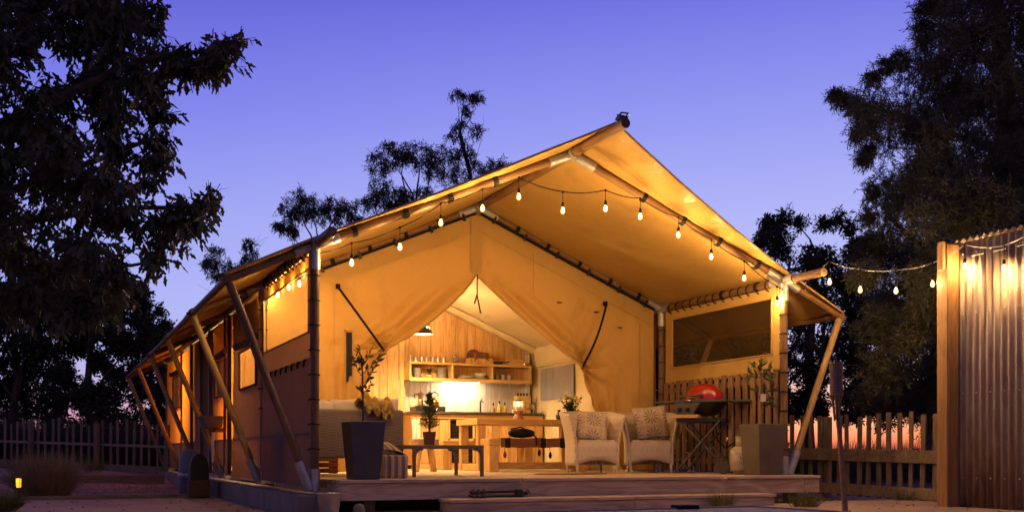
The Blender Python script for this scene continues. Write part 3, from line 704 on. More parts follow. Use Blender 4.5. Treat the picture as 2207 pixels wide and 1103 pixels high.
wall_bay(2.83, 5.08, (3.16, 4.49, 1.12, 1.62), 'wall_dark')
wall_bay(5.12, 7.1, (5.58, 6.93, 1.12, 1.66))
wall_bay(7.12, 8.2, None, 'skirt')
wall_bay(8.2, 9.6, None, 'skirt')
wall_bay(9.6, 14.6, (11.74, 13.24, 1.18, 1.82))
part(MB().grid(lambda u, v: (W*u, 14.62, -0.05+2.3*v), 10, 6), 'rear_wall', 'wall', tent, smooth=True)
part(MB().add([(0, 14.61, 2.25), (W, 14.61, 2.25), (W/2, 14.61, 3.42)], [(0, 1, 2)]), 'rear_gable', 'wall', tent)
# dark timber uprights between the bays
for y in (5.1, 7.1, 8.25, 9.58): part(MB().box(-0.09, -0.04, y-0.05, y+0.05, -0.05, 2.2), 'wall_upright', 'post', tent, 0.006)

# right outer wall behind the verandah (seen past the flap and from inside)
part(MB().grid(lambda u, v: (5.55+0.01*nz(u*5, v*3, 2), 2.83+(14.6-2.83)*u, 0.0+2.2*v), 30, 8), 'wall_panel', 'wall', tent, smooth=True)

# inner room: ceiling, right lining, window blind, plank wall
IX0, IX1, IY = 0.12, 5.25, 6.5
def ceil(side):
    def fn(u, v):
        y = 2.92+(IY-2.92)*v
        xe = IX1 if side > 0 else IX0
        x = W/2-0.02+(xe-W/2+0.02)*u
        z = 3.10-(3.10-2.06)*u - 0.05*math.sin(math.pi*u)*math.sin(math.pi*v) + 0.02*nz(x*2, y*2, 3)
        return (x, y, z)
    part(MB().grid(fn, 24, 24), 'inner_ceiling', 'inner', tent, smooth=True)
ceil(1); ceil(-1)
# gathered lining edge along the kitchen end and a padded pole sleeve
def roll(u, v):
    x = 3.3+(5.28-3.3)*u; z = 2.88-(2.88-2.05)*u
    a = v*math.pi*1.5
    return (x, IY-0.16-0.05*math.cos(a)+0.01*math.sin(u*40), z-0.04+0.06*math.sin(a)-0.05*v)
part(MB().grid(roll, 30, 8), 'lining_roll', 'inner', tent, smooth=True)
part(MB().grid(lambda u, v: (IX1+0.012*math.sin(u*14+v*2)+0.01*nz(u*5, v*5, 1), 2.95+(IY-2.95)*u, 0.0+2.1*v), 40, 14), 'inner_lining', 'inner', tent, smooth=True)
part(MB().grid(lambda u, v: (IX0+0.01*nz(u*5, v*5, 7), 2.95+(IY-2.95)*u, 1.75+0.35*v), 20, 4), 'inner_lining', 'inner', tent, smooth=True)
part(MB().grid(lambda u, v: (IX1-0.03+0.012*math.sin(u*30), 4.79+1.23*u, 1.14+0.53*v), 40, 4), 'window_blind', 'blind', tent, smooth=True)
part(MB().tube([(IX1-0.04, 4.65, 1.72), (IX1-0.04, 5.4, 1.74), (IX1-0.04, 6.15, 1.72)], 0.02, 6), 'rolled_flap', 'inner', tent, smooth=True)
pw = part(MB().box(0.2, 5.26, IY+0.03, IY+0.06, 0.0, 2.05).add([(0.2, IY+0.045, 2.05), (5.26, IY+0.045, 2.05), (5.26, IY+0.045, 2.1), (2.8, IY+0.045, 3.1), (0.2, IY+0.045, 2.1)], [(0, 1, 2, 3, 4)]), 'kitchen_wall', 'plank', tent)
x = 0.22; k = 0
while x < 5.2:
    w = rnd.choice((0.15, 0.18, 0.2, 0.22)); x1 = min(x+w, 5.24)
    top = min(3.1-abs((x+x1)/2-2.8)*0.42-0.0, 3.0)
    zs = 0.94
    if x > 2.85:
        part(MB().box(x+0.002, x1-0.002, IY, IY+0.026, 1.46, top), 'plank', 'plank', pw, 0.003)
        part(MB().box(x+0.002, x1-0.002, IY, IY+0.024, 0.9, 1.455), 'splashback_plank', 'plank_pale', pw, 0.003)
    else: part(MB().box(x+0.002, x1-0.002, IY, IY+0.026, 0.0, top), 'plank', 'plank', pw, 0.003)
    x = x1; k += 1
part(MB().box(2.88, 2.95, IY-0.035, IY-0.002, 0.0, 2.95), 'wall_batten', 'pine_z', pw, 0.004)
part(MB().box(5.13, 5.20, IY-0.07, IY-0.002, 0.0, 2.08), 'corner_post', 'white', pw, 0.004)

# ------------------------------------------------------------------ deck, steps, plinth
deck = thing('deck', 'timber verandah deck with plank top and board fascia under the tent front', 'deck', (0, 0, 0))
DX0, DX1 = 0.13, 5.90
y = -0.36; i = 0
while y < 2.9:
    w = 0.14
    cuts = [DX0, 2.09 if i % 2 == 0 else 3.4, 4.56 if i % 2 == 0 else 5.2, DX1]
    for a, b in zip(cuts[:-1], cuts[1:]):
        g_ = 0.028 if i == 0 else 0.003
        part(MB().box(a+g_, b-g_, y+0.003, y+w-0.003, DZ-0.032, DZ), 'deck_board', 'deck', deck, 0.003)
    y += w; i += 1
for a, b in ((DX0+0.02, 5.66), (5.665, DX1-0.02)):
    part(MB().box(a, b, -0.33, -0.29, DZ-0.20, DZ-0.036), 'fascia_board', 'deck', deck, 0.004)
part(MB().box(DX0+0.02, DX0+0.06, -0.285, 2.9, DZ-0.20, DZ-0.036), 'fascia_board', 'deck', deck, 0.004)
part(MB().box(DX1-0.06, DX1-0.02, -0.285, 2.9, DZ-0.20, DZ-0.036), 'fascia_board', 'deck', deck, 0.004)
for x in (0.5, 2.2, 4.0, 5.6): part(MB().box(x-0.06, x+0.06, -0.2, -0.08, -0.05, DZ-0.04), 'support_post', 'post', deck, 0.006)
for yy in (1.2, 2.6):
    for x in (0.3, 2.2, 4.0, 5.7): part(MB().box(x-0.05, x+0.05, yy-0.05, yy+0.05, -0.05, DZ-0.04), 'support_post', 'post', deck)
part(MB().box(DX0, W, -0.02, 0.02, DZ-0.2, DZ-0.04), 'joist', 'deck', deck)
step = thing('step', 'long low timber step in front of the deck, folded tripod lying on it', 'step', (0, 0, 0))
SX0, SX1 = atz(938, 1076, DZ-0.19).x-0.0, 4.98
SX0 = 1.16
for a, b in ((SX0, 3.2), (3.206, SX1)):
    part(MB().box(a, b, -0.72, -0.535, DZ-0.222, DZ-0.19), 'tread_board', 'deck', step, 0.004)
    part(MB().box(a, b, -0.53, -0.345, DZ-0.222, DZ-0.19), 'tread_board', 'deck', step, 0.004)
    part(MB().box(a+0.02 if a == SX0 else a, b-0.02 if b == SX1 else b, -0.70, -0.66, -0.01, DZ-0.226), 'riser_board', 'deck', step, 0.004)
part(MB().box(SX0+0.02, SX0+0.06, -0.655, -0.345, -0.01, DZ-0.226), 'side_board', 'deck', step, 0.004)
part(MB().box(SX1-0.06, SX1-0.02, -0.655, -0.345, -0.01, DZ-0.226), 'side_board', 'deck', step, 0.004)
plinth = thing('concrete_plinth', 'concrete plinth wall carrying the left side of the tent', 'plinth', (0, 0, 0))
for a, b in ((-0.25, 2.7), (2.706, 5.7), (5.706, 8.7), (8.706, 11.7), (11.706, 14.8)):
    part(MB().box(-0.22, 0.10, a, b, -0.05, DZ-0.14), 'footing_block', 'concrete', plinth, 0.012)
tfloor = thing('tent_floor', 'pale timber board floor inside the tent', 'floor', (0, 0, 0))
y = 2.915
while y < 6.5:
    for a, b in ((0.15, 2.7), (2.704, 5.5)): part(MB().box(a, b, y+0.002, y+0.178, DZ-0.034, DZ-0.002), 'floor_board', 'floor', tfloor)
    y += 0.18
part(MB().box(0.12, 5.55, 6.55, 14.6, DZ-0.06, DZ-0.03), 'rear_floor', 'floor', tfloor)
part(MB().box(0.12, 5.55, 2.92, 6.55, DZ-0.12, DZ-0.05), 'subfloor', 'deck', tfloor)

# ------------------------------------------------------------------ string lights
def copy_part(o, parent, loc):
    c = o.copy(); COL.objects.link(c); c.parent = parent; c.location = loc; return c
BULB_ME = MB().lathe([(0.011, 0.0), (0.014, -0.010), (0.022, -0.028), (0.026, -0.045), (0.023, -0.060), (0.014, -0.072), (0.0, -0.077)], n=14).mesh('bulb', smooth=True)
FIL_ME = MB().lathe([(0.0, -0.014), (0.007, -0.02), (0.010, -0.036), (0.0095, -0.05), (0.005, -0.058), (0.0, -0.060)], n=8).mesh('filament', smooth=True)
SOCK_ME = MB().lathe([(0.004, 0.05), (0.013, 0.046), (0.016, 0.02), (0.017, 0.0), (0.012, -0.004)], n=10).mesh('socket', smooth=True)
def string_lights(label, drops, ends, dropL=0.11, cable='black'):
    """drops: world positions of bulbs; the cable passes above each at dropL+0.05"""
    base = Vector(ends[0]); r = thing('string_lights', label, 'string lights', base, group=None)
    tops = [Vector(d)+Vector((0, 0, dropL+0.05)) for d in drops]
    nodes = [Vector(ends[0])]+tops+[Vector(p) for p in ends[1:]]
    pts = []
    for a, b in zip(nodes[:-1], nodes[1:]):
        L = (b-a).length
        for k in range(6):
            t = k/6; p = a.lerp(b, t); p.z -= 0.045*L*math.sin(math.pi*t); pts.append(p-base)
    pts.append(nodes[-1]-base)
    part(MB().tube(pts, 0.0055, 5), 'cable', cable, r, smooth=True)
    for d, t in zip(drops, tops):
        d = Vector(d)-base
        sk = obj('socket', SOCK_ME, 'black', r); sk.location = d
        bl = obj('bulb', BULB_ME, 'bulb', sk); obj('filament', FIL_ME, 'filament', sk)
        part(MB().tube([d+Vector((0, 0, 0.045)), t-base], 0.0035, 5).lathe([(0.0, 0.012), (0.012, 0.006), (0.012, -0.012), (0, -0.02)], t-base, 6), 'drop_wire', 'black', r)
    return r
B1 = [(758, 558), (862, 524), (950, 472), (1040, 441), (1118, 416), (1213, 446), (1305, 442), (1380, 459), (1462, 499), (1533, 546), (1604, 592), (1675, 646)]
YB = [0.05, -0.02, -0.08, -0.15, -0.2, -0.28, -0.28, -0.2, -0.14, -0.08, -0.04, -0.02]
string_lights('string of twelve warm bulbs looped along the front rafters of the tent', [atY(u, v, y) for (u, v), y in zip(B1, YB)],
              [(0.05, -0.05, HP+DZ-0.08), (W-0.06, -0.06, HP+DZ-0.12)])
BL = [(577, 645), (599, 628), (622, 612), (645, 604), (669, 583)]
string_lights('five warm bulbs under the left eave, seen through the clear side window', [atX(u, v, 0.07) for u, v in BL][::-1],
              [(0.07, 0.05, HP+DZ-0.06), (0.07, D-0.06, HP+DZ-0.07)], 0.08)
pt_tip = Vector((W, -0.70, HP+DZ+0.06))
pR = [atD(1788, 600, 12.1), atD(1854, 617, 11.98), atD(1931, 619, 11.85), atD(2010, 604, 11.72)]
SHX, SHY0 = 6.62, -1.70
shp = [Vector((SHX-0.09, -1.88, atX(2080, 566, SHX-0.09).z)), Vector((SHX-0.10, -2.40, atX(2182, 566, SHX-0.10).z))]
string_lights('bulbs slung from the tent eave to the corrugated shed and along its wall', pR+shp,
              [pt_tip, (SHX-0.1, -2.9, 2.86)], 0.14, 'galv')
string_lights('single bulb hanging under the right-hand awning by the slanted brace', [atD(1733, 624, 12.9)], [(W+0.05, 0.0, HP+DZ-0.05), (W+XO-0.1, 0.05, HO+DZ+0.09)], 0.10)

# ------------------------------------------------------------------ furniture and things on the verandah
def planter(label, x, y, top, bot, h, mat):
    r = thing('planter', label, 'planter', (x, y, DZ+0.001))
    def sq(s, z): return [(-s, -s, z), (s, -s, z), (s, s, z), (-s, s, z)]
    b, t, ti, lo = bot/2, top/2, top/2-0.025, top/2-0.04
    vs = sq(b, 0)+sq(t, h)+sq(ti, h)+sq(lo, h-0.08)
    fs = [(3, 2, 1, 0)]
    for k in range(3):
        for i in range(4): fs.append((k*4+i, k*4+(i+1) % 4, (k+1)*4+(i+1) % 4, (k+1)*4+i))
    o = part(MB().add(vs, fs), 'pot', mat, r, 0.006)
    part(MB().grid(lambda u, v: ((u-0.5)*2*lo*0.99, (v-0.5)*2*lo*0.99, h-0.075+0.012*nz(u*8, v*8, x)), 8, 8), 'soil', 'soil', r)
    return r
potL = planter('tall dark grey tapered square planter by the wicker sofa', 0.465, -0.10, 0.36, 0.27, 0.57, 'pot')
potR = planter('tapered square brown planter at the deck corner beside the gas bottle', 5.38, 0.08, 0.40, 0.31, 0.60, 'pot2')

# leaf generator -----------------------------------------------------------------
SHAPES = {
 'lobed': [(0, 0.03), (0.22, 0.34), (0.34, 0.22), (0.52, 0.52), (0.64, 0.26), (0.8, 0.26), (1, 0), (0.8, -0.26), (0.64, -0.26), (0.52, -0.52), (0.34, -0.22), (0.22, -0.34), (0, -0.03)],
 'lance': [(0, 0), (0.35, 0.5), (0.7, 0.35), (1, 0), (0.7, -0.35), (0.35, -0.5)],
 'blade': [(0, 0), (0.4, 0.5), (1, 0), (0.4, -0.5)],
 'oak': [(0, 0.04), (0.14, 0.16), (0.24, 0.62), (0.36, 0.2), (0.52, 0.85), (0.6, 0.22), (0.78, 0.5), (0.84, 0.14), (1, 0), (0.84, -0.14), (0.78, -0.5), (0.6, -0.22), (0.52, -0.85), (0.36, -0.2), (0.24, -0.62), (0.14, -0.16), (0, -0.04)],
}
def fast_mesh(name, V, k):
    """V: (n*k,3) array, consecutive k vertices form one polygon"""
    nv = len(V); nf = nv//k
    me = bpy.data.meshes.new(name); me.vertices.add(nv); me.vertices.foreach_set('co', V.astype(np.float32).ravel())
    me.loops.add(nv); me.loops.foreach_set('vertex_index', np.arange(nv, dtype=np.int32))
    me.polygons.add(nf); me.polygons.foreach_set('loop_start', np.arange(0, nv, k, dtype=np.int32))
    me.update(calc_edges=True); return me
def unit(a): return a/np.maximum(1e-9, np.linalg.norm(a, axis=-1, keepdims=True))
def leaf_cloud(P0, Dir, L, Wd, shape, rs, curl=0.15, up=None):
    """one leaf per row: base P0, direction Dir, length L, width Wd"""
    sh = np.array(SHAPES[shape]); n = len(P0); k = len(sh)
    d = unit(Dir); r = unit(rs.normal(size=(n, 3)) + (np.array(up) if up is not None else 0)); side = unit(np.cross(d, r)); nrm = np.cross(side, d)
    L = np.broadcast_to(np.asarray(L, float), (n,))[:, None, None]; Wd = np.broadcast_to(np.asarray(Wd, float), (n,))[:, None, None]
    t = sh[None, :, 0, None]; w = sh[None, :, 1, None]
    V = P0[:, None, :] + d[:, None, :]*t*L + side[:, None, :]*w*Wd - nrm[:, None, :]*(curl*(t**2)*L + 0.12*np.abs(w)*Wd)
    return V.reshape(-1, 3)
def sprays(clumps, rs, leaf, width, per, twigL, droop, shape, density, spread=0.9, outward=0.7, sizevar=0.3, ldroop=None):
    ldroop = droop*0.35 if ldroop is None else ldroop
    """clumps: (centre(3), radii(3), weight). Returns leaf vertices and twig segments."""
    VV = []; TW = []
    for c, rad, wgt in clumps:
        n = max(3, int(density*wgt)); c = np.array(c); rad = np.array(rad)
        q = unit(rs.normal(size=(n, 3)))*(rs.uniform(0.15, 1.0, size=(n, 1))**0.6)
        p = c+q*rad
        d = unit(q*outward + rs.normal(size=(n, 3))*spread + np.array([0, 0, -droop]))
        TL = twigL*rs.uniform(0.6, 1.3, size=(n, 1))
        p0 = p-d*TL*0.5
        TW.append(np.stack([p0, p0+d*TL], 1))
        sd = unit(np.cross(d, rs.normal(size=(n, 3))))
        for i in range(per):
            t = (i+0.6)/per; sg = 1 if i % 2 else -1
            b = p0+d*TL*t + np.array([0, 0, -droop*0.12])*TL*t*t
            ld = unit(d*0.75 + sd*sg*(0.9 if i < per-1 else 0.1) + rs.normal(size=(n, 3))*0.25 + np.array([0, 0, -ldroop]))
            VV.append(leaf_cloud(b, ld, leaf*rs.uniform(1-sizevar, 1+sizevar, n), width*rs.uniform(0.8, 1.2, n), shape, rs))
    return np.concatenate(VV), np.concatenate(TW)
def twig_mesh(name, TW, r):
    a, b = TW[:, 0], TW[:, 1]; d = unit(b-a); s = unit(np.cross(d, np.array([0.3, 0.5, 0.8]))); u = np.cross(d, s)
    o = [s*r, (-0.5*s+0.87*u)*r, (-0.5*s-0.87*u)*r]
    qs = []
    for i in range(3):
        j = (i+1) % 3
        qs.append(np.stack([a+o[i], a+o[j], b+o[j]*0.5, b+o[i]*0.5], 1))
    return fast_mesh(name, np.concatenate(qs, 0).reshape(-1, 3), 4)
def limb(a, b, r0, r1, bend=0.15, seed=0, n=7):
    a, b = Vector(a), Vector(b); rr = random.Random(seed); L = (b-a).length
    o = Vector((rr.uniform(-1, 1), rr.uniform(-1, 1), rr.uniform(0.0, 1)))*L*bend
    pts = []; rs = []
    for i in range(n):
        t = i/(n-1); p = a.lerp(b, t)+o*math.sin(math.pi*t)+Vector((rr.uniform(-1, 1), rr.uniform(-1, 1), rr.uniform(-1, 1)))*L*0.012
        pts.append(p); rs.append(r0+(r1-r0)*t)
    return pts, rs

# plants in the two planters
def sapling(label, base, stem_pts, shoots, leafL, leafW, seed, tagp=None, per=9, mat='sapling', shape='lance', name='sapling'):
    rs = np.random.RandomState(seed); base = Vector(base); r = thing(name, label, 'plant', base)
    mb = MB(); mb.tube([Vector(p)-base for p in stem_pts], [0.011-0.005*i/(len(stem_pts)-1) for i in range(len(stem_pts))], 6)
    P, Dd = [], []
    for a, b in shoots:
        a, b = Vector(a)-base, Vector(b)-base
        mid = a.lerp(b, 0.5)+Vector((0, 0, -0.02)); mb.tube([a, mid, b], [0.005, 0.004, 0.002], 5)
        for i in range(per):
            t = 0.25+0.75*i/(per-1); p = a.lerp(b, t); dd = np.array((b-a).normalized())
            sd = unit(np.cross(dd, rs.normal(size=3))); P.append(np.array(p)); Dd.append(dd*0.6+sd*0.9+np.array([0, 0, 0.05]))
    P = np.array(P); Dd = np.array(Dd)
    part(mb, 'stem', 'bark', r, smooth=True)
    obj('foliage', fast_mesh('foliage', leaf_cloud(P, Dd, leafL*rs.uniform(0.7, 1.2, len(P)), leafW, shape, rs), len(SHAPES[shape])), mat, r)
    return r
pl = Vector((0.465, -0.10, DZ+0.49))
def pY(u, v, y=-0.10): return atY(u, v, y)
sapling('young citrus sapling with sparse dark leaves growing in the dark grey planter', pl,
        [pl, pY(783, 880), pY(782, 840), pY(781, 800), pY(779, 765)],
        [(pY(782, 836), pY(803, 800)), (pY(781, 812), pY(762, 775)), (pY(780, 800), pY(776, 750)), (pY(781, 805), pY(812, 772)), (pY(783, 845), pY(800, 826)), (pY(783, 850), pY(776, 838)), (pY(803, 800), pY(820, 762)), (pY(781, 790), pY(800, 752)), (pY(781, 790), pY(766, 770))],
        0.075, 0.032, 11, per=8)
pr = Vector((5.38, 0.08, DZ+0.52))
def qY(u, v, y=0.08): return atY(u, v, y)
sp = sapling('thin-stemmed sapling with a leafy top and paper tag in the brown planter', pr,
        [pr, qY(1641, 870), qY(1641, 830), qY(1640, 800)],
        [(qY(1640, 812), qY(1616, 806)), (qY(1640, 808), qY(1625, 784)), (qY(1640, 805), qY(1642, 776)), (qY(1640, 806), qY(1658, 790)), (qY(1640, 810), qY(1668, 800)), (qY(1640, 815), qY(1655, 808)), (qY(1641, 850), qY(1668, 832)), (qY(1641, 870), qY(1666, 868)), (qY(1641, 860), qY(1625, 838)), (qY(1641, 880), qY(1662, 862))],
        0.11, 0.030, 12, per=10)
tp = qY(1642, 857)-pr
part(MB().box(tp.x-0.035, tp.x+0.04, tp.y-0.025, tp.y-0.02, tp.z-0.045, tp.z+0.045), 'plant_tag', 'paper', sp)

# wicker sofa, its cushions and the throw
SF = (0.08, 1.22); SW, SDp = 1.22, 0.72
sofa = thing('wicker_sofa', 'grey wicker two-seat sofa with its back to the deck edge', 'sofa', (SF[0], SF[1], DZ+0.001))
def shellbox(x0, x1, y0, y1, z0, z1): return MB().box(x0, x1, y0, y1, z0, z1)
part(shellbox(0, SW, 0, 0.10, 0.20, 0.745), 'backrest', 'wicker', sofa, 0.03, True, seg=3)
part(shellbox(0, 0.11, 0.102, SDp, 0.20, 0.58), 'armrest', 'wicker', sofa, 0.03, True, seg=3)
part(shellbox(SW-0.11, SW, 0.102, SDp, 0.20, 0.58), 'armrest', 'wicker', sofa, 0.03, True, seg=3)
part(shellbox(0.112, SW-0.112, 0.102, SDp, 0.20, 0.33), 'seat', 'wicker', sofa, 0.02, True, seg=2)
for x in (0.05, SW-0.05):
    for yy in (0.05, SDp-0.05): part(MB().tube([(x, yy, 0), (x, yy, 0.205)], [0.016, 0.022], 8), 'leg', 'taupe', sofa, smooth=True)
part(shellbox(0.14, SW-0.14, 0.12, SDp+0.02, 0.335, 0.45), 'seat_cushion', 'cushion', sofa, 0.03, True, seg=3)
def pillow_mesh(name, w, h, t, seed=0):
    def surf(sg):
        def fn(u, v):
            a, b = 2*u-1, 2*v-1
            prof = max(0, (1-abs(a)**3.2))**0.6*max(0, (1-abs(b)**3.2))**0.6
            k = 1-0.05*(1-abs(b))*abs(a)**2-0.0; k2 = 1-0.05*(1-abs(a))*abs(b)**2
            return (a*w/2*k, sg*t/2*prof+0.006*nz(a*3, b*3, seed), b*h/2*k2)
        return fn
    mb = MB().grid(surf(-1), 14, 14); mb2 = MB().grid(surf(1), 14, 14); mb.add(mb2.v, [tuple(reversed(f)) for f in mb2.f])
    return mb.mesh(name, smooth=True, weld=True)
def pillow(label, loc, w, h, t, rot, mat, seed=0, group=None):
    o = obj('cushion', pillow_mesh('cushion', w, h, t, seed), mat); o.location = loc; o.rotation_euler = rot
    return tag(o, label, 'cushion', group)
pillow('small cream cushion leaning in the sofa corner by the tent post', (0.36, 1.40, DZ+0.69), 0.40, 0.38, 0.13, (R(-14), R(14), R(4)), 'cushion', 1)
pillow('wide cream cushion in the middle of the wicker sofa', (0.72, 1.42, DZ+0.69), 0.46, 0.38, 0.14, (R(-14), R(-4), 0), 'cushion', 2)
pillow('cream cushion at the sofa end under the mustard throw', (1.10, 1.41, DZ+0.70), 0.38, 0.40, 0.14, (R(-14), R(4), R(-4)), 'cushion', 3)
def throw(u, v):
    x = 0.80+0.34*u+0.03*math.sin(v*9); s = v*1.25
    if s < 0.35: y, z = 1.195-0.01, 0.755-(0.35-s)*0.42*(0.25+0.75*u)
    elif s < 0.62: y, z = 1.20+(s-0.35)*0.9, 0.765+0.10*math.sin((s-0.35)/0.27*math.pi)*(0.6+0.5*math.sin(u*7))
    else: y, z = 1.44+(s-0.62)*0.3, 0.80-(s-0.62)*0.3+0.04*math.sin(u*11)
    f = 0.028*math.sin(u*23+v*6)+0.03*nz(u*6, v*7, 3)
    return (x+0.02*nz(u*5, v*5, 8), y-abs(f)*0.6-0.01, DZ+z+f+0.03)
o = obj('throw_blanket', MB().grid(throw, 36, 40).mesh('throw_blanket', smooth=True), 'throw'); solidify(o, 0.02); tag(o, 'crumpled mustard throw draped over the sofa back', 'blanket')

# striped basket with folded blanket
bk = thing('storage_basket', 'striped woven storage basket with a domed lid flap beside the planter', 'basket', (0.74, 0.12, DZ+0.001))
part(MB().box(0, 0.26, 0, 0.30, 0.0, 0.24), 'body', 'stripe', bk, 0.02, True, seg=3)
part(MB().grid(lambda u, v: (0.005+0.25*u, 0.01+0.28*v, 0.242+0.14*max(0, 1-(u*1.05)**2.2)*math.sin(math.pi*min(1, v*0.94+0.03))**0.4), 14, 10), 'blanket', 'stripe', bk, smooth=True)
part(MB().tube([(0.268, 0.06, 0.22), (0.285, 0.12, 0.17), (0.268, 0.2, 0.22)], 0.008, 6), 'handle', 'wicker', bk, smooth=True)

# coffee table
ct = thing('coffee_table', 'low square taupe metal coffee table with rounded frame legs', 'table', (1.18, 0.52, DZ+0.001))
CW, CD_, CH = 0.82, 0.86, 0.345
part(MB().box(0, CW, 0, CD_, CH-0.04, CH), 'tabletop', 'taupe', ct, 0.006)
for sx_ in (0, 1):
    for sy in (0, 1):
        x = 0.02 if sx_ == 0 else CW-0.02; y = 0.02 if sy == 0 else CD_-0.02; dx_ = 1 if sx_ == 0 else -1
        pts = [(x, y, 0), (x, y, CH-0.13), (x+dx_*0.012, y, CH-0.085), (x+dx_*0.045, y, CH-0.052), (x+dx_*0.1, y, CH-0.042)]
        mb = MB()
        mb.bar((x, y, 0), (x, y, CH-0.041), 0.035, 0.035, (0, 1, 0))
        for a, b in zip(pts[1:-1], pts[2:]): mb.bar(a, b, 0.03, 0.03, (0, 1, 0))
        part(mb, 'leg', 'taupe', ct, 0.002)
# little conifer in a brown pot
mt = thing('potted_conifer', 'small potted conifer in a brown square pot on the coffee table', 'plant', (1.50, 0.92, DZ+CH+0.002))
part(MB().add([(-0.045, -0.045, 0), (0.045, -0.045, 0), (0.045, 0.045, 0), (-0.045, 0.045, 0), (-0.06, -0.06, 0.15), (0.06, -0.06, 0.15), (0.06, 0.06, 0.15), (-0.06, 0.06, 0.15)], [(3, 2, 1, 0), (4, 5, 6, 7), (0, 1, 5, 4), (1, 2, 6, 5), (2, 3, 7, 6), (3, 0, 4, 7)]), 'pot', 'leather', mt, 0.005)
part(MB().tube([(0, 0, 0.14), (0.003, 0, 0.35), (0, 0, 0.56)], [0.012, 0.008, 0.003], 6), 'trunk', 'bark', mt, smooth=True)
rs = np.random.RandomState(5); n = 260
tz = rs.uniform(0, 1, n)**1.2; ang = rs.uniform(0, 6.28, n); rad = 0.10*(1-tz)+0.016
tipv = np.stack([np.cos(ang)*rad, np.sin(ang)*rad, np.full(n, 0.05)], 1)
P0 = np.stack([np.zeros(n), np.zeros(n), 0.17+tz*0.36], 1); PP = []; DD = []
for i in range(9):
    t = 0.2+0.8*i/8; PP.append(P0+tipv*t); DD.append(unit(tipv)*0.8+unit(rs.normal(size=(n, 3)))*0.75)
obj('foliage', fast_mesh('foliage', leaf_cloud(np.concatenate(PP), np.concatenate(DD), 0.034, 0.006, 'blade', rs), 4), 'conifer', mt)

# wicker tub armchairs
def armchair(label, x, y, rz):
    r = thing('wicker_armchair', label, 'armchair', (x, y, DZ+0.001), rz)
    # plan: U from front-left arm round the back to front-right arm. local: front = -Y
    def plan(t, s):
        """t 0..1 round the U, s flare"""
        wv, dp = 0.285+s*0.085, 0.30+s*0.05
        if t < 0.3: q = t/0.3; return (-wv, -0.27-s*0.02+q*0.37)
        if t > 0.7: q = (1-t)/0.3; return (wv, -0.27-s*0.02+q*0.37)
        a = math.pi*(1-(t-0.3)/0.4); return (wv*math.cos(a), 0.10+dp*0.75*math.sin(a))
    def outer(u, v):
        ztop = 0.765-0.03*math.cos(u*2*math.pi)
        arch = 0.10+0.05*(math.sin(u*math.pi*3) if 0 else 0)
        z = arch+(ztop-arch)*v
        s = max(0, (v-0.35)/0.65)**1.6
        # front edge sweeps back a little between seat and arm top
        px_, py_ = plan(u, s)
        return (px_, py_, z)
    o = part(MB().grid(outer, 44, 14), 'shell', 'loom', r, smooth=True); solidify(o, 0.035)
    part(MB().tube([Vector(outer(i/44, 1)) for i in range(45)], 0.021, 8), 'rim', 'loom', r, smooth=True)
    for e_ in (0, 1): part(MB().tube([Vector(outer(e_, i/14)) for i in range(15)], 0.02, 8), 'arm_edge', 'loom', r, smooth=True)
    def apron(u, v):
        zb = 0.10+0.065*math.sin(math.pi*u)**0.8
        return (-0.27+0.54*u, -0.275, zb+(0.40-zb)*v)
    o = part(MB().grid(apron, 20, 4), 'apron', 'loom', r, smooth=True); solidify(o, 0.02)
    part(MB().box(-0.268, 0.268, -0.262, 0.24, 0.33, 0.385), 'seat', 'loom', r, 0.01)
    part(MB().box(-0.245, 0.245, -0.285, 0.2, 0.388, 0.425), 'seat_pad', 'cushion', r, 0.015, True, seg=3)
    for lx, ly in ((-0.265, -0.265), (0.265, -0.265), (-0.23, 0.22), (0.23, 0.22)):
        part(MB().tube([(lx, ly, 0.16), (lx*1.03, ly*1.06, 0)], [0.021, 0.015], 8), 'leg', 'loom', r, smooth=True)
    return r
c1 = atY(1272, 1000, 2.08); c2 = atY(1396, 1000, 2.05)
armchair('cream woven tub armchair next to the dining bench, cushion slumped in it', c1.x, 2.08, R(-8))
armchair('cream woven tub armchair beside the barbecue, cushion upright in it', c2.x, 2.05, R(-22))
pillow('medallion patterned cushion slumped in the armchair by the bench', (c1.x-0.02, 1.99, DZ+0.60), 0.43, 0.42, 0.13, (R(-30), R(12), R(-10)), 'medallion', 4)
pillow('medallion patterned cushion upright in the armchair by the barbecue', (c2.x+0.02, 2.0, DZ+0.66), 0.46, 0.46, 0.13, (R(-16), R(-6), R(-18)), 'medallion', 5)

# barbecue on its cart
bx, by = 5.27, 1.15
bbq = thing('gas_barbecue', 'red-domed gas barbecue on a folding cart against the slatted screen', 'barbecue', (bx, by, DZ+0.001), R(-47))
def dome(u, v):
    a = u*2*math.pi; b = v*math.pi/2
    return (0.255*math.cos(a)*math.cos(b)**0.8, 0.205*math.sin(a)*math.cos(b)**0.8, 0.915+0.225*math.sin(b))
part(MB().grid(dome, 36, 12), 'lid', 'red', bbq, smooth=True)
part(MB().tube([(-0.22, -0.15, 0.955), (-0.24, -0.25, 0.965), (0.02, -0.27, 0.985), (0.02, -0.2, 0.975)], 0.017, 8), 'lid_handle', 'grey_plastic', bbq, smooth=True)
def tub(u, v):
    a = u*2*math.pi; q = (1-v)**0.55
    return (0.30*math.cos(a)*(0.35+0.65*q), 0.235*math.sin(a)*(0.35+0.65*q), 0.925-0.20*v)
part(MB().grid(tub, 32, 8), 'firebox', 'black_metal', bbq, smooth=True)
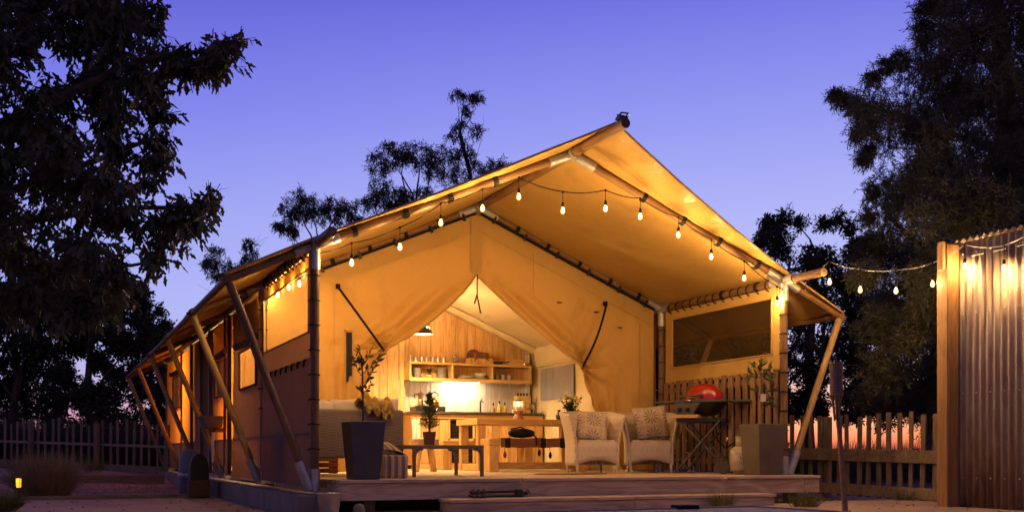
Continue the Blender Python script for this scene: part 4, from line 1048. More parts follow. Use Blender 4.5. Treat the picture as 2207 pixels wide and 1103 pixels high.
part(MB().box(-0.34, 0.34, -0.256, -0.238, 0.892, 0.922).box(-0.34, 0.34, 0.238, 0.256, 0.892, 0.922).box(-0.36, -0.341, -0.25, 0.25, 0.892, 0.92).box(0.341, 0.36, -0.25, 0.25, 0.892, 0.92), 'rim', 'grey_plastic', bbq, 0.008)
part(MB().add([(-0.33, -0.262, 0.888), (0.02, -0.262, 0.888), (-0.05, -0.262, 0.80), (-0.10, -0.262, 0.70), (-0.30, -0.262, 0.70), (-0.33, -0.235, 0.888), (0.02, -0.235, 0.888), (-0.05, -0.235, 0.80), (-0.10, -0.235, 0.70), (-0.30, -0.235, 0.70)], [(4, 3, 2, 1, 0), (5, 6, 7, 8, 9), (0, 1, 6, 5), (1, 2, 7, 6), (2, 3, 8, 7), (3, 4, 9, 8), (4, 0, 5, 9)]), 'control_panel', 'grey_plastic', bbq, 0.02)
for x in (-0.25, -0.15): part(MB().tube([(x, -0.263, 0.80), (x, -0.29, 0.80)], [0.028, 0.024], 12), 'knob', 'black', bbq, smooth=True)
part(MB().box(-0.62, -0.385, -0.2, 0.2, 0.89, 0.915), 'side_table', 'grey_plastic', bbq, 0.006)
part(MB().box(0.385, 0.62, -0.2, 0.2, 0.89, 0.915), 'side_table', 'grey_plastic', bbq, 0.006)
for y_ in (-0.21, 0.21):
    part(MB().tube([(-0.27, y_, 0.66), (0.30, y_, 0.09)], 0.016, 8).tube([(0.25, y_+0.03*(1 if y_ > 0 else -1), 0.66), (-0.30, y_+0.03*(1 if y_ > 0 else -1), 0.03)], 0.016, 8), 'scissor_leg', 'grey_plastic', bbq, smooth=True)
    part(MB().box(-0.31, 0.31, y_-0.02, y_+0.02, 0.645, 0.695), 'cart_rail', 'black_metal', bbq, 0.004)
part(MB().box(-0.34, -0.02, -0.27, 0.27, 0.697, 0.74), 'shelf_board', 'pine', bbq, 0.004)
part(MB().tube([(0.30, -0.27, 0.08), (0.30, 0.27, 0.08)], 0.012, 8), 'axle', 'black_metal', bbq)
for y_ in (-0.27, 0.27):
    part(MB().tube([(0.30, y_-0.022, 0.082), (0.30, y_+0.022, 0.082)], 0.082, 20), 'wheel', 'grey_plastic', bbq, 0.006)
part(MB().tube([(-0.3, -0.24, 0.03), (-0.3, 0.24, 0.03)], 0.02, 8), 'foot_bar', 'black_metal', bbq, smooth=True)
part(MB().tube([(0.1, 0.1, 0.72), (0.14, 0.02, 0.6), (0.18, -0.05, 0.42), (0.27, 0.0, 0.32), (0.42, 0.05, 0.42)], 0.010, 6), 'gas_hose', 'black', bbq, smooth=True)
def red_pot(label, lx, ly):
    p = bbq.location+Matrix.Rotation(R(-47), 3, 'Z') @ Vector((lx, ly, 0.742))
    r = thing('enamel_mug', label, 'mug', p)
    part(MB().lathe([(0.03, 0), (0.036, 0.006), (0.038, 0.07), (0.04, 0.074), (0.036, 0.072), (0.034, 0.012), (0.0, 0.01)], n=14), 'cup', 'red', r, smooth=True)
    part(MB().tube([(0.037, 0, 0.06), (0.062, 0, 0.055), (0.062, 0, 0.025), (0.037, 0, 0.018)], 0.005, 6), 'handle', 'red', r, smooth=True)
red_pot('red enamel mug at the outer edge of the barbecue cart board', -0.28, -0.20)
red_pot('red enamel mug nearer the control panel on the barbecue cart board', -0.18, -0.22)

gc = thing('gas_bottle', 'cream gas bottle with collar standing between barbecue and brown planter', 'gas bottle', (5.37, 0.47, DZ+0.001))
part(MB().lathe([(0.10, 0), (0.115, 0.03), (0.15, 0.05), (0.158, 0.10), (0.158, 0.25), (0.145, 0.30), (0.10, 0.335), (0.04, 0.35), (0, 0.352)], n=24), 'tank', 'cream_steel', gc, smooth=True)
ringo = MB()
for a0 in (0.3, 2.4, 4.5):
    ringo.grid(lambda u, v: (0.085*math.cos(a0+u*1.7), 0.085*math.sin(a0+u*1.7), 0.335+0.12*v*(1 if 0.0 <= u <= 1 else 0)), 8, 2)
o = part(ringo, 'collar', 'cream_steel', gc, smooth=True); solidify(o, 0.006)
part(MB().lathe([(0.086, 0.44), (0.092, 0.45), (0.086, 0.46), (0.08, 0.45), (0.086, 0.44)], n=20), 'collar_ring', 'cream_steel', gc, smooth=True)
part(MB().tube([(0, 0, 0.35), (0, 0, 0.43)], 0.018, 8).tube([(-0.03, 0, 0.4), (0.05, 0, 0.4)], 0.012, 8), 'valve', 'black_metal', gc)
lb = part(MB().grid(lambda u, v: (0.1595*math.cos(-2.9+u*1.3), 0.1595*math.sin(-2.9+u*1.3), 0.16+0.08*v), 10, 2), 'label_plate', 'paper', gc, smooth=True)
def arc(z0, seq):   # hand-drawn mark on the plate
    return [(0.1615*math.cos(-2.9+u*1.3), 0.1615*math.sin(-2.9+u*1.3), 0.16+0.08*v) for u, v in seq]
part(MB().tube(arc(0, [(0.42, 0.75), (0.43, 0.4), (0.48, 0.25), (0.54, 0.4), (0.55, 0.75)]), 0.0035, 5).tube(arc(0, [(0.62, 0.6), (0.74, 0.62)]), 0.003, 5).tube(arc(0, [(0.68, 0.75), (0.68, 0.3)]), 0.003, 5), 'lettering', 'black', lb)

rk = thing('wooden_stand', 'low pale wooden stand behind the barbecue cart', 'stand', (5.05, 1.95, DZ+0.001), R(-20))
for x in (0, 0.42):
    part(MB().box(x, x+0.03, 0, 0.03, 0, 0.27).box(x, x+0.03, 0.27, 0.30, 0, 0.27).box(x, x+0.03, 0.031, 0.269, 0.24, 0.27), 'leg_frame', 'pine_z', rk, 0.004)
for y_ in (0.03, 0.12, 0.21): part(MB().box(-0.02, 0.47, y_, y_+0.06, 0.16, 0.175), 'slat', 'pine', rk, 0.003)

# oval doormat and small black shoes-like clutter are left plain; folded tripod on the step
rug = obj('doormat', MB().lathe([(0.0, 0.012), (0.30, 0.012), (0.325, 0.006), (0.33, 0.0)], n=32, mat=Matrix.Diagonal((1.5, 0.8, 1))).mesh('doormat', smooth=True), 'leather')
rug.location = (3.45, 1.30, DZ+0.001); tag(rug, 'flat oval brown mat on the deck before the bench', 'mat')

tp0 = atz(1012, 1071, DZ-0.19); tp0 = Vector((1.40, -0.50, DZ-0.19)); tp0.x = atY(1014, 1070, -0.5).x
tri = thing('folded_tripod', 'folded black camera tripod lying on the timber step', 'tripod', tp0)
for (dy, dz) in ((0, 0.02), (0.05, 0.022), (0.024, 0.062)):
    mbt = MB()
    part(MB().tube([(0.0, dy, dz), (0.58, dy+0.004, dz)], 0.013, 10), 'leg', 'black_metal', tri, smooth=True)
    for xx in (0.02, 0.075, 0.13): part(MB().tube([(xx, dy, dz), (xx+0.035, dy, dz)], 0.0195, 10).box(xx+0.005, xx+0.03, dy-0.012, dy+0.012, dz+0.01, dz+0.027), 'leg_clamp', 'grey_plastic', tri)
part(MB().box(0.50, 0.56, -0.005, 0.06, 0.006, 0.085).tube([(0.56, 0.025, 0.045), (0.63, 0.025, 0.04)], 0.02, 10), 'head', 'black_metal', tri, 0.006)
part(MB().tube([(0.6, 0.025, 0.05), (0.63, 0.02, 0.08), (0.655, 0.015, 0.04)], 0.008, 6), 'head_lever', 'grey_plastic', tri, smooth=True)

# ------------------------------------------------------------------ inside the tent
IZ = DZ-0.002
# dining table
dt = thing('dining_table', 'heavy pine dining table with slab legs inside the tent doorway', 'table', (3.24, 3.92, IZ+0.001))
TL, TD, TH = 1.85, 0.86, 0.755
for i in range(4):
    part(MB().box(0, TL, i*TD/4+0.001, (i+1)*TD/4-0.001, TH-0.085, TH), 'tabletop_board', 'pine', dt, 0.004)
for x in (0.03, TL-0.15):
    for y in (0.03, TD-0.13): part(MB().box(x, x+0.12, y, y+0.10, 0, TH-0.087), 'leg', 'pine_z', dt, 0.006)
    part(MB().box(x+0.01, x+0.11, 0.132, TD-0.132, 0.0, 0.10), 'foot_rail', 'pine', dt, 0.006)
# bench
bn = thing('bench', 'thick pine bench draped with brown leather strap in front of the dining table', 'bench', (3.15, 3.22, IZ+0.001))
BL_ = 1.5
part(MB().box(0.0, BL_, 0, 0.34, 0.36, 0.455), 'seat', 'pine', bn, 0.006)
for x in (0, BL_-0.14): part(MB().box(x, x+0.14, 0.0, 0.33, 0, 0.358), 'leg', 'pine_z', bn, 0.006)
part(MB().box(0.142, BL_-0.142, 0.14, 0.19, 0.03, 0.13), 'stretcher', 'pine', bn, 0.005)
bn2 = thing('bench', 'plain pine bench on the kitchen side of the dining table', 'bench', (3.1, 4.98, IZ+0.001))
part(MB().box(0.0, BL_, 0, 0.32, 0.37, 0.45), 'seat', 'pine', bn2, 0.006)
for x in (0, BL_-0.14): part(MB().box(x, x+0.14, 0.0, 0.31, 0, 0.368), 'leg', 'pine_z', bn2, 0.006)
# leather saddle blanket hanging over the bench with tassels
sb = thing('leather_throw', 'brown leather throw with straps and tassels hung over the bench', 'throw', (3.30, 3.22, IZ+0.457))
part(MB().grid(lambda u, v: (0.02+1.2*u, (-0.012 if v < 0.4 else -0.012+(v-0.4)*0.5), (-0.12+v*0.31 if v < 0.4 else 0.006)+0.004*math.sin(u*20)), 30, 10), 'leather', 'leather', sb, smooth=True)
for x in (0.08, 0.62, 0.92): part(MB().box(x, x+0.075, -0.022, -0.014, -0.125, 0.006).box(x, x+0.075, -0.022, 0.2, 0.007, 0.014), 'strap', 'black', sb)
for x, L in ((0.06, 0.10), (0.58, 0.05), (0.75, 0.12), (1.02, 0.16)):
    part(MB().tube([(x, -0.025, -0.12), (x+0.01, -0.028, -0.12-L*0.6)], 0.004, 5).lathe([(0.006, 0.0), (0.018, -0.02), (0.026, -0.06), (0.012, -0.09), (0, -0.1)], (x+0.01, -0.028, -0.12-L*0.5), 8), 'tassel', 'leather' if x < 0.3 else 'black', sb, smooth=True)
bag = thing('shoulder_bag', 'black leather shoulder bag lying on the bench', 'bag', (3.70, 3.38, IZ+0.472))
def bagf(u, v):
    a = u*2*math.pi; b = (v-0.5)*math.pi
    return (0.20*math.copysign(abs(math.cos(a))**0.7, math.cos(a))*math.cos(b)**0.6, 0.09*math.sin(a)*math.cos(b)**0.6, 0.065+0.065*math.sin(b)+0.012*nz(u*6, v*6, 3))
part(MB().grid(bagf, 24, 10), 'body', 'black', bag, smooth=True)
part(MB().tube([(-0.16, -0.05, 0.08), (-0.2, -0.08, 0.12), (-0.05, -0.1, 0.15), (0.08, -0.11, 0.08), (0.14, -0.2, 0.0), (0.15, -0.2, -0.1)], 0.011, 6), 'shoulder_strap', 'black', bag, smooth=True)
# hide-covered stool
st = thing('hide_stool', 'small wooden stool with a cow-hide seat beside the dining table', 'stool', (2.42, 3.85, IZ+0.001))
part(MB().grid(lambda u, v: (0.21*math.cos(u*6.2832)*min(1, v*1.6), 0.16*math.sin(u*6.2832)*min(1, v*1.6), 0.46-(0.13*max(0, v-0.625)/0.375)+0.012*math.cos(v*4)), 24, 8), 'seat', 'hide', st, smooth=True)
for a in (0.7, 2.3, 3.9, 5.4): part(MB().tube([(0.11*math.cos(a), 0.09*math.sin(a), 0.40), (0.19*math.cos(a), 0.15*math.sin(a), 0)], [0.035, 0.028], 8), 'leg', 'pine_z', st, smooth=True)
# red lantern-like crate seen under the sofa
cr = thing('wooden_crate', 'small slatted wooden crate on the floor behind the wicker sofa', 'crate', (0.52, 2.2, DZ+0.001), 0.3)
for z in (0.02, 0.09, 0.16): part(MB().box(0, 0.3, 0, 0.012, z, z+0.05).box(0, 0.3, 0.2, 0.212, z, z+0.05), 'slat', 'leather', cr)
for x in (0.0, 0.288): part(MB().box(x, x+0.012, 0.013, 0.199, 0.01, 0.21), 'end_panel', 'leather', cr)

# things on the dining table
tz_ = IZ+0.001+TH+0.001
pc = atY(1117, 890, 4.15)
hl = thing('candle_lantern', 'glass hurricane candle lamp on a patterned clay base on the dining table', 'candle lamp', (pc.x, 4.15, tz_))
part(MB().lathe([(0.085, 0), (0.09, 0.01), (0.065, 0.05), (0.05, 0.075), (0.065, 0.10), (0.085, 0.115), (0.085, 0.125), (0.0, 0.125)], n=20), 'base', 'terracotta', hl, smooth=True)
part(MB().lathe([(0.072, 0.126), (0.075, 0.28)], n=20), 'glass', 'glass', hl, smooth=True).data
hl.children[-1].data.polygons.foreach_set('use_smooth', [True]*len(hl.children[-1].data.polygons))
cd = part(MB().lathe([(0.035, 0.1265), (0.036, 0.20), (0.03, 0.205), (0, 0.2)], n=16), 'candle', 'wax', hl, smooth=True)
part(MB().lathe([(0, 0.205), (0.008, 0.213), (0.009, 0.222), (0.004, 0.236), (0, 0.245)], n=8), 'flame', 'flame', cd, smooth=True)
part(MB().tube([(-0.078, 0, 0.285), (0, 0.0, 0.287), (0.078, 0, 0.285)], 0.004, 5).lathe([(0.077, 0.277), (0.08, 0.283), (0.077, 0.289), (0.073, 0.283), (0.077, 0.277)], n=20), 'rim_wire', 'black_metal', hl)
pv = atY(1229, 890, 4.2)
vs_ = thing('flower_vase', 'copper vase of cream flowers and greenery on the dining table', 'vase', (pv.x, 4.2, tz_))
part(MB().lathe([(0.035, 0), (0.045, 0.01), (0.05, 0.08), (0.04, 0.12), (0.045, 0.13), (0.036, 0.128), (0.0, 0.1)], n=18), 'vase', 'brass', vs_, smooth=True)
rs = np.random.RandomState(9); n = 42
tips = np.stack([rs.normal(0, 0.07, n), rs.normal(0, 0.07, n), rs.uniform(0.16, 0.36, n)], 1)
mbs = MB(); P, Dd = [], []
for q in tips:
    mbs.tube([(0, 0, 0.08), (q[0]*0.5, q[1]*0.5, q[2]*0.7), tuple(q)], 0.0025, 4)
    for i in range(10):
        t = 0.35+0.65*i/9; P.append(q*np.array([t*t, t*t, t])); Dd.append(np.array([q[0]*2, q[1]*2, 0.2])+rs.normal(size=3)*0.5)
part(mbs, 'stems', 'sapling', vs_)
obj('foliage', fast_mesh('foliage', leaf_cloud(np.array(P), np.array(Dd), 0.05, 0.018, 'lance', rs), 6), 'sapling', vs_)
for (fx_, fy_, fz_) in ((-0.10, -0.05, 0.38), (-0.03, -0.08, 0.31), (0.05, -0.02, 0.33), (0.1, 0.0, 0.30)):
    pp = np.repeat(np.array([[fx_, fy_, fz_]]), 60, 0)+rs.normal(0, 0.012, (60, 3))*np.array([1, 1, 2.2])
    obj('flower', fast_mesh('flower', leaf_cloud(pp, rs.normal(size=(60, 3))+np.array([0, 0, 0.8]), 0.028, 0.012, 'lance', rs), 6), 'flower', vs_)
pp = np.array([[-0.09, -0.03, 0.20]])+rs.normal(0, 0.025, (90, 3)); obj('dark_flower', fast_mesh('dark_flower', leaf_cloud(pp, rs.normal(size=(90, 3)), 0.03, 0.014, 'lance', rs), 6), 'navy', vs_)
pj = atY(1205, 890, 4.12)
jg = thing('stone_jug', 'small dark textured jug beside the flower vase', 'jug', (pj.x, 4.12, tz_))
part(MB().lathe([(0.035, 0), (0.05, 0.03), (0.052, 0.07), (0.03, 0.11), (0.02, 0.13), (0.028, 0.15), (0.0, 0.14)], n=14), 'body', 'black_metal', jg, smooth=True)
part(MB().tube([(0.03, 0, 0.12), (0.06, 0, 0.10), (0.05, 0, 0.05)], 0.006, 6), 'handle', 'black_metal', jg, smooth=True)

# kitchen counter
KY0, KY1 = 5.9, 6.49
kc = thing('kitchen_counter', 'plank-fronted kitchen counter with dark worktop and open shelf bay', 'counter', (2.92, KY0, IZ+0.001))
KL = 2.28
part(MB().box(-0.02, KL, -0.03, 0.58, 0.885, 0.925), 'worktop', 'counter', kc, 0.004)
part(MB().box(0.02, KL-0.02, 0.05, 0.57, 0.06, 0.883), 'carcass', 'plank', kc)
segs = [(0, 0.52, 0), (0.66, 1.28, 1), (1.28, 1.78, 0), (1.78, KL, 0)]
for a, b in ((0, 0.3), (0.302, 0.6), (1.06, 1.36), (1.362, 1.66), (1.662, 1.96), (1.962, KL)):
    w_ = (b-a)/2
    for k in range(2): part(MB().box(a+k*w_+0.002, a+(k+1)*w_-0.002, 0.012, 0.046, 0.09, 0.80), 'front_plank', 'plank', kc, 0.003)
part(MB().box(0, KL, 0.0, 0.046, 0.81, 0.88), 'top_rail', 'pine', kc, 0.003)
part(MB().box(0, KL, 0.008, 0.048, 0.0, 0.085), 'kickboard', 'pine', kc, 0.003)
part(MB().box(0.605, 1.055, 0.04, 0.049, 0.10, 0.79), 'bay_shade', 'black', kc)  # flat black sheet stands for the shaded hollow of the open bay
part(MB().box(0.6, 1.06, 0.0, 0.05, 0.44, 0.49), 'bay_shelf', 'pine', kc, 0.003)
for x in (0.6, 1.03): part(MB().box(x, x+0.03, 0.0, 0.039, 0.09, 0.80), 'bay_side', 'pine_z', kc, 0.003)
kz = IZ+0.001+0.925+0.001
# open wall shelf
SY0, SY1 = 6.18, 6.495
ws = thing('wall_shelf', 'long open pine wall cabinet of three bays above the splashback', 'shelf', (2.95, SY0, IZ+1.45))
SLn = 2.17
part(MB().box(0, SLn, 0, 0.315, 0, 0.035), 'bottom_board', 'pine', ws, 0.003)
part(MB().box(0, SLn, 0, 0.315, 0.255, 0.29), 'top_board', 'pine', ws, 0.003)
for x in (0, 0.73, 1.44, SLn-0.03): part(MB().box(x, x+0.03, 0.002, 0.313, 0.036, 0.254), 'divider', 'pine_z', ws, 0.003)
part(MB().box(0.03, SLn-0.03, 0.28, 0.29, 0.04, 0.25), 'back_board', 'plank', ws)
part(MB().box(0, SLn, -0.02, -0.001, -0.025, 0.012), 'light_pelmet', 'pine', ws, 0.003)
ls = part(MB().box(0.62, 1.26, 0.10, 0.13, -0.016, -0.008), 'light_strip', 'led', ws)
shz = IZ+1.45+0.036; stz = IZ+1.45+0.291
def bowl_stack(label, x, y, z, n, r, mat='greyware', name='bowl_stack'):
    t = thing(name, label, 'bowls', (x, y, z))
    for i in range(n):
        part(MB().lathe([(r*0.5, 0.002), (r*0.8, 0.02), (r, 0.052), (r*0.96, 0.052), (r*0.75, 0.022), (0, 0.012)], (0, 0, i*0.036), 18), 'bowl', mat, t, smooth=True)
bowl_stack('stack of four grey bowls in the first bay of the wall cabinet', 3.13, 6.33, shz, 4, 0.075)
bowl_stack('stack of four grey bowls beside the first divider of the wall cabinet', 3.55, 6.33, shz, 4, 0.085)
def plates(label, x, y, n, r, bowl=False):
    t = thing('plate_stack', label, 'plates', (x, y, shz))
    for i in range(n): part(MB().lathe([(r*0.6, 0.001), (r*0.7, 0.006), (r, 0.016), (r*0.98, 0.018), (r*0.65, 0.010), (0, 0.008)], (0, 0, i*0.011), 24), 'plate', 'white', t, smooth=True)
    if bowl: part(MB().lathe([(0.05, 0), (0.09, 0.03), (0.105, 0.06), (0.10, 0.06), (0.08, 0.03), (0, 0.012)], (0, 0, n*0.011+0.008), 24), 'bowl', 'white', t, smooth=True)
plates('low stack of white plates in the middle bay of the wall cabinet', 3.97, 6.33, 4, 0.14)
plates('white plates topped by a white bowl in the middle cabinet bay', 4.24, 6.33, 3, 0.13, True)
def mug(label, x, y, z, mat, grp=None):
    t = thing('mug', label, 'mug', (x, y, z), group=grp)
    part(MB().lathe([(0.034, 0), (0.04, 0.005), (0.042, 0.09), (0.038, 0.09), (0.036, 0.01), (0, 0.008)], n=16), 'cup', mat, t, smooth=True)
    part(MB().tube([(0.04, 0, 0.075), (0.066, 0, 0.07), (0.066, 0, 0.03), (0.04, 0, 0.02)], 0.005, 6), 'handle', mat, t, smooth=True)
for x in (4.52, 4.64, 4.75): mug('grey mug standing in the third bay of the wall cabinet', x, 6.30, shz, 'greyware', 'mugs in the wall cabinet')
wg = thing('wooden_bowl', 'small wooden bowl holding a dark goblet in the first cabinet bay', 'bowl', (3.33, 6.30, shz))
part(MB().lathe([(0.05, 0), (0.06, 0.02), (0.062, 0.05), (0.055, 0.05), (0, 0.015)], n=16), 'bowl', 'pine', wg, smooth=True)
part(MB().lathe([(0.03, 0.016), (0.006, 0.03), (0.006, 0.09), (0.035, 0.11), (0.045, 0.15), (0.04, 0.15), (0.0, 0.11)], n=14), 'goblet', 'black_metal', wg, smooth=True)
for i in range(7):
    t = thing('drinking_glass', 'clear drinking glass in the row on top of the wall cabinet', 'glass', (3.02+i*0.095, 6.32+0.02*(i % 2), stz), group='glasses on the wall cabinet')
    part(MB().lathe([(0.0, 0.004), (0.028, 0.002), (0.033, 0.10), (0.031, 0.10), (0.026, 0.008), (0, 0.008)], n=14), 'glass', 'glass', t, smooth=True)
jr = thing('storage_jar', 'jar of pale corks on top of the wall cabinet', 'jar', (3.80, 6.33, stz))
part(MB().lathe([(0.05, 0.0), (0.055, 0.01), (0.055, 0.15), (0.045, 0.17), (0.045, 0.185), (0.0, 0.185)], n=16), 'jar', 'glass', jr, smooth=True)
mbk = MB(); rr = random.Random(4)
for i in range(40): 
    a = rr.uniform(0, 6.28); q = rr.uniform(0.0, 0.036); z = 0.02+0.13*rr.random(); mbk.lathe([(0.011, -0.014), (0.011, 0.014)], (q*math.cos(a), q*math.sin(a), z), 6, Matrix.Rotation(rr.uniform(0, 3), 3, 'X'))
structure(part(mbk, 'corks', 'hide', jr), 'stuff')
cbz = stz
cb = obj('cutting_board', MB().lathe([(0.0, 0), (0.13, 0), (0.13, 0.018), (0.0, 0.018)], n=28, mat=Matrix.Rotation(R(80), 3, 'X')).mesh('cutting_board', 0.003), 'leather'); cb.location = (4.16, 6.44, cbz+0.132)
tag(cb, 'round dark wooden board leaning on the plank wall', 'board')
pb = thing('picnic_box', 'wooden picnic box with strap handles on top of the wall cabinet', 'box', (4.02, 6.26, cbz))
part(MB().box(0, 0.42, 0, 0.2, 0, 0.10), 'box', 'plank', pb, 0.012); part(MB().tube([(0.08, -0.008, 0.06), (0.21, -0.03, 0.16), (0.34, -0.008, 0.06)], 0.01, 6), 'handle', 'leather', pb, smooth=True)
part(MB().box(0.10, 0.36, 0.03, 0.17, 0.102, 0.20), 'tray', 'leather', pb, 0.01)
fry = thing('cast_iron_pan', 'small dark iron pan propped beside the picnic box', 'pan', (4.55, 6.28, cbz))
part(MB().lathe([(0.07, 0), (0.085, 0.05), (0.08, 0.05), (0, 0.006)], (0, 0, 0.0), 18), 'pan', 'black_metal', fry, smooth=True); part(MB().tube([(0.08, 0, 0.045), (0.2, -0.02, 0.06)], 0.009, 6), 'handle', 'black_metal', fry, smooth=True)
for lab, x, w_, h_ in (('short wooden spice tin on the wall cabinet', 4.72, 0.07, 0.10), ('flat wooden tea box on the wall cabinet next to the hurricane lantern', 4.80, 0.20, 0.10)):
    t = thing('wooden_box', lab, 'box', (x, 6.27, cbz)); part(MB().box(0, w_, 0, 0.13, 0, h_*0.7), 'box', 'pine', t, 0.004); part(MB().box(-0.004, w_+0.004, -0.004, 0.134, h_*0.7+0.001, h_), 'lid', 'pine', t, 0.004)
ln = thing('hurricane_lantern', 'old metal hurricane lantern at the end of the wall cabinet', 'lantern', (5.06, 6.3, cbz))
part(MB().lathe([(0.06, 0), (0.065, 0.01), (0.06, 0.05), (0.03, 0.06), (0, 0.062)], n=16), 'fount', 'brass', ln, smooth=True)
part(MB().lathe([(0.03, 0.065), (0.045, 0.10), (0.042, 0.15), (0.028, 0.18)], n=16), 'globe', 'glass', ln, smooth=True)
part(MB().lathe([(0.04, 0.182), (0.03, 0.21), (0.02, 0.24), (0, 0.245)], n=14), 'chimney', 'steel', ln, smooth=True)
for sg in (-1, 1): part(MB().tube([(sg*0.05, 0, 0.04), (sg*0.072, 0, 0.08), (sg*0.068, 0, 0.18), (sg*0.03, 0, 0.225)], 0.007, 6), 'side_tube', 'steel', ln, smooth=True)
# counter top things
sv = thing('gas_stove', 'black two-burner camping stove on the counter end', 'stove', (3.0, 5.98, kz))
part(MB().box(0, 0.5, 0, 0.35, 0.0, 0.085), 'body', 'black_metal', sv, 0.008)
for x in (0.15, 0.33): part(MB().tube([(x, -0.001, 0.045), (x, -0.022, 0.045)], 0.016, 12), 'knob', 'steel', sv)
for x in (0.13, 0.37): part(MB().bar((x-0.1, 0.18, 0.095), (x+0.1, 0.18, 0.095), 0.012, 0.012).bar((x, 0.08, 0.0952), (x, 0.28, 0.0952), 0.012, 0.012), 'trivet', 'black_metal', sv)
mk = thing('moka_pot', 'steel moka coffee pot on the camping stove', 'coffee pot', (3.13, 6.16, kz+0.102))
part(MB().lathe([(0.055, 0), (0.055, 0.01), (0.045, 0.08), (0.04, 0.095), (0.044, 0.11), (0.055, 0.19), (0.05, 0.195), (0.02, 0.215), (0.008, 0.225), (0.01, 0.24), (0, 0.243)], n=8), 'pot', 'steel', mk)
part(MB().tube([(-0.05, 0, 0.185), (-0.1, 0, 0.19), (-0.105, 0, 0.15), (-0.09, 0, 0.11)], 0.009, 6), 'handle', 'black', mk, smooth=True)
kt = thing('kettle', 'shiny steel kettle with arched handle on the camping stove', 'kettle', (3.37, 6.16, kz+0.102))
part(MB().lathe([(0.075, 0), (0.08, 0.01), (0.076, 0.06), (0.05, 0.11), (0.02, 0.125), (0.01, 0.145), (0.013, 0.155), (0, 0.16)], n=20), 'body', 'brass', kt, smooth=True)
part(MB().tube([(-0.05, 0, 0.11), (-0.06, 0, 0.19), (0.0, 0, 0.23), (0.06, 0, 0.19), (0.062, 0, 0.15)], 0.009, 8), 'handle', 'black', kt, smooth=True)
part(MB().tube([(-0.07, 0, 0.06), (-0.115, 0, 0.1), (-0.125, 0, 0.12)], [0.016, 0.011, 0.01], 8), 'spout', 'steel', kt, smooth=True)
tpp = thing('kitchen_tap', 'upright dark kitchen tap over the counter', 'tap', (4.23, 6.3, kz))
part(MB().tube([(0, 0, 0), (0, 0, 0.2)], 0.014, 10).tube([(0, 0, 0.19), (0, -0.08, 0.2), (0, -0.12, 0.17)], 0.010, 8), 'spout', 'black_metal', tpp, smooth=True); part(MB().bar((0, 0, 0.2), (0.03, 0, 0.245), 0.015, 0.012), 'lever', 'steel', tpp)
for lab, x, h_, m_ in (('dark amber oil bottle on the counter by the tap', 4.42, 0.13, 'terracotta'), ('yellow oil bottle in the middle of the bottle group', 4.53, 0.16, 'amber'), ('slim yellow oil bottle at the end of the bottle group', 4.63, 0.14, 'amber')):
    t = thing('oil_bottle', lab, 'bottle', (x, 6.2, kz)); part(MB().lathe([(0.03, 0), (0.036, 0.01), (0.036, h_*0.55), (0.014, h_*0.75), (0.013, h_)], n=14), 'bottle', m_, t, smooth=True); part(MB().lathe([(0.015, h_+0.001), (0.015, h_+0.018), (0.004, h_+0.05), (0, h_+0.05)], n=10), 'pourer', 'black', t, smooth=True)
t = thing('salt_shakers', 'pair of clear glass shakers on the counter', 'shaker', (4.76, 6.15, kz))
for x in (0, 0.06): part(MB().lathe([(0.022, 0), (0.025, 0.045), (0.018, 0.06), (0, 0.065)], (x, 0, 0), 12), 'shaker', 'white', t, smooth=True)
kb = thing('knife_block', 'pale wooden knife block with dark handles on the counter', 'knife block', (4.86, 6.22, kz))
part(MB().box(0, 0.26, 0, 0.12, 0, 0.30), 'block', 'pine_z', kb, 0.006)
for i in range(4): part(MB().box(0.035+i*0.055, 0.06+i*0.055, 0.05, 0.075, 0.301, 0.35), 'knife_handle', 'black', kb, 0.004)
ut = thing('utensil_rack', 'wire rack of steel utensils at the counter end', 'utensils', (5.02, 5.98, kz))
part(MB().tube([(-0.1, 0, 0.0), (-0.1, 0, 0.16), (0.06, 0, 0.16), (0.06, 0, 0.0)], 0.005, 6), 'frame', 'black_metal', ut)
for i in range(6): part(MB().tube([(-0.02+i*0.012, 0, 0.16), (-0.06+i*0.025, -0.02, 0.10), (-0.09+i*0.035, -0.03, 0.06)], [0.005, 0.005, 0.014], 6), 'utensil', 'steel', ut, smooth=True)
tw = thing('tea_towel', 'pale tea towel hanging from a rail at the counter end', 'towel', (2.86, 5.86, IZ+0.45))
part(MB().grid(lambda u, v: (0.02+0.15*u+0.01*math.sin(v*4), -0.01+0.012*math.sin(u*13), 0.36*v), 12, 8), 'cloth', 'white', tw, smooth=True); part(MB().tube([(0, -0.01, 0.37), (0.2, -0.01, 0.37)], 0.008, 6), 'rail', 'pine', tw)
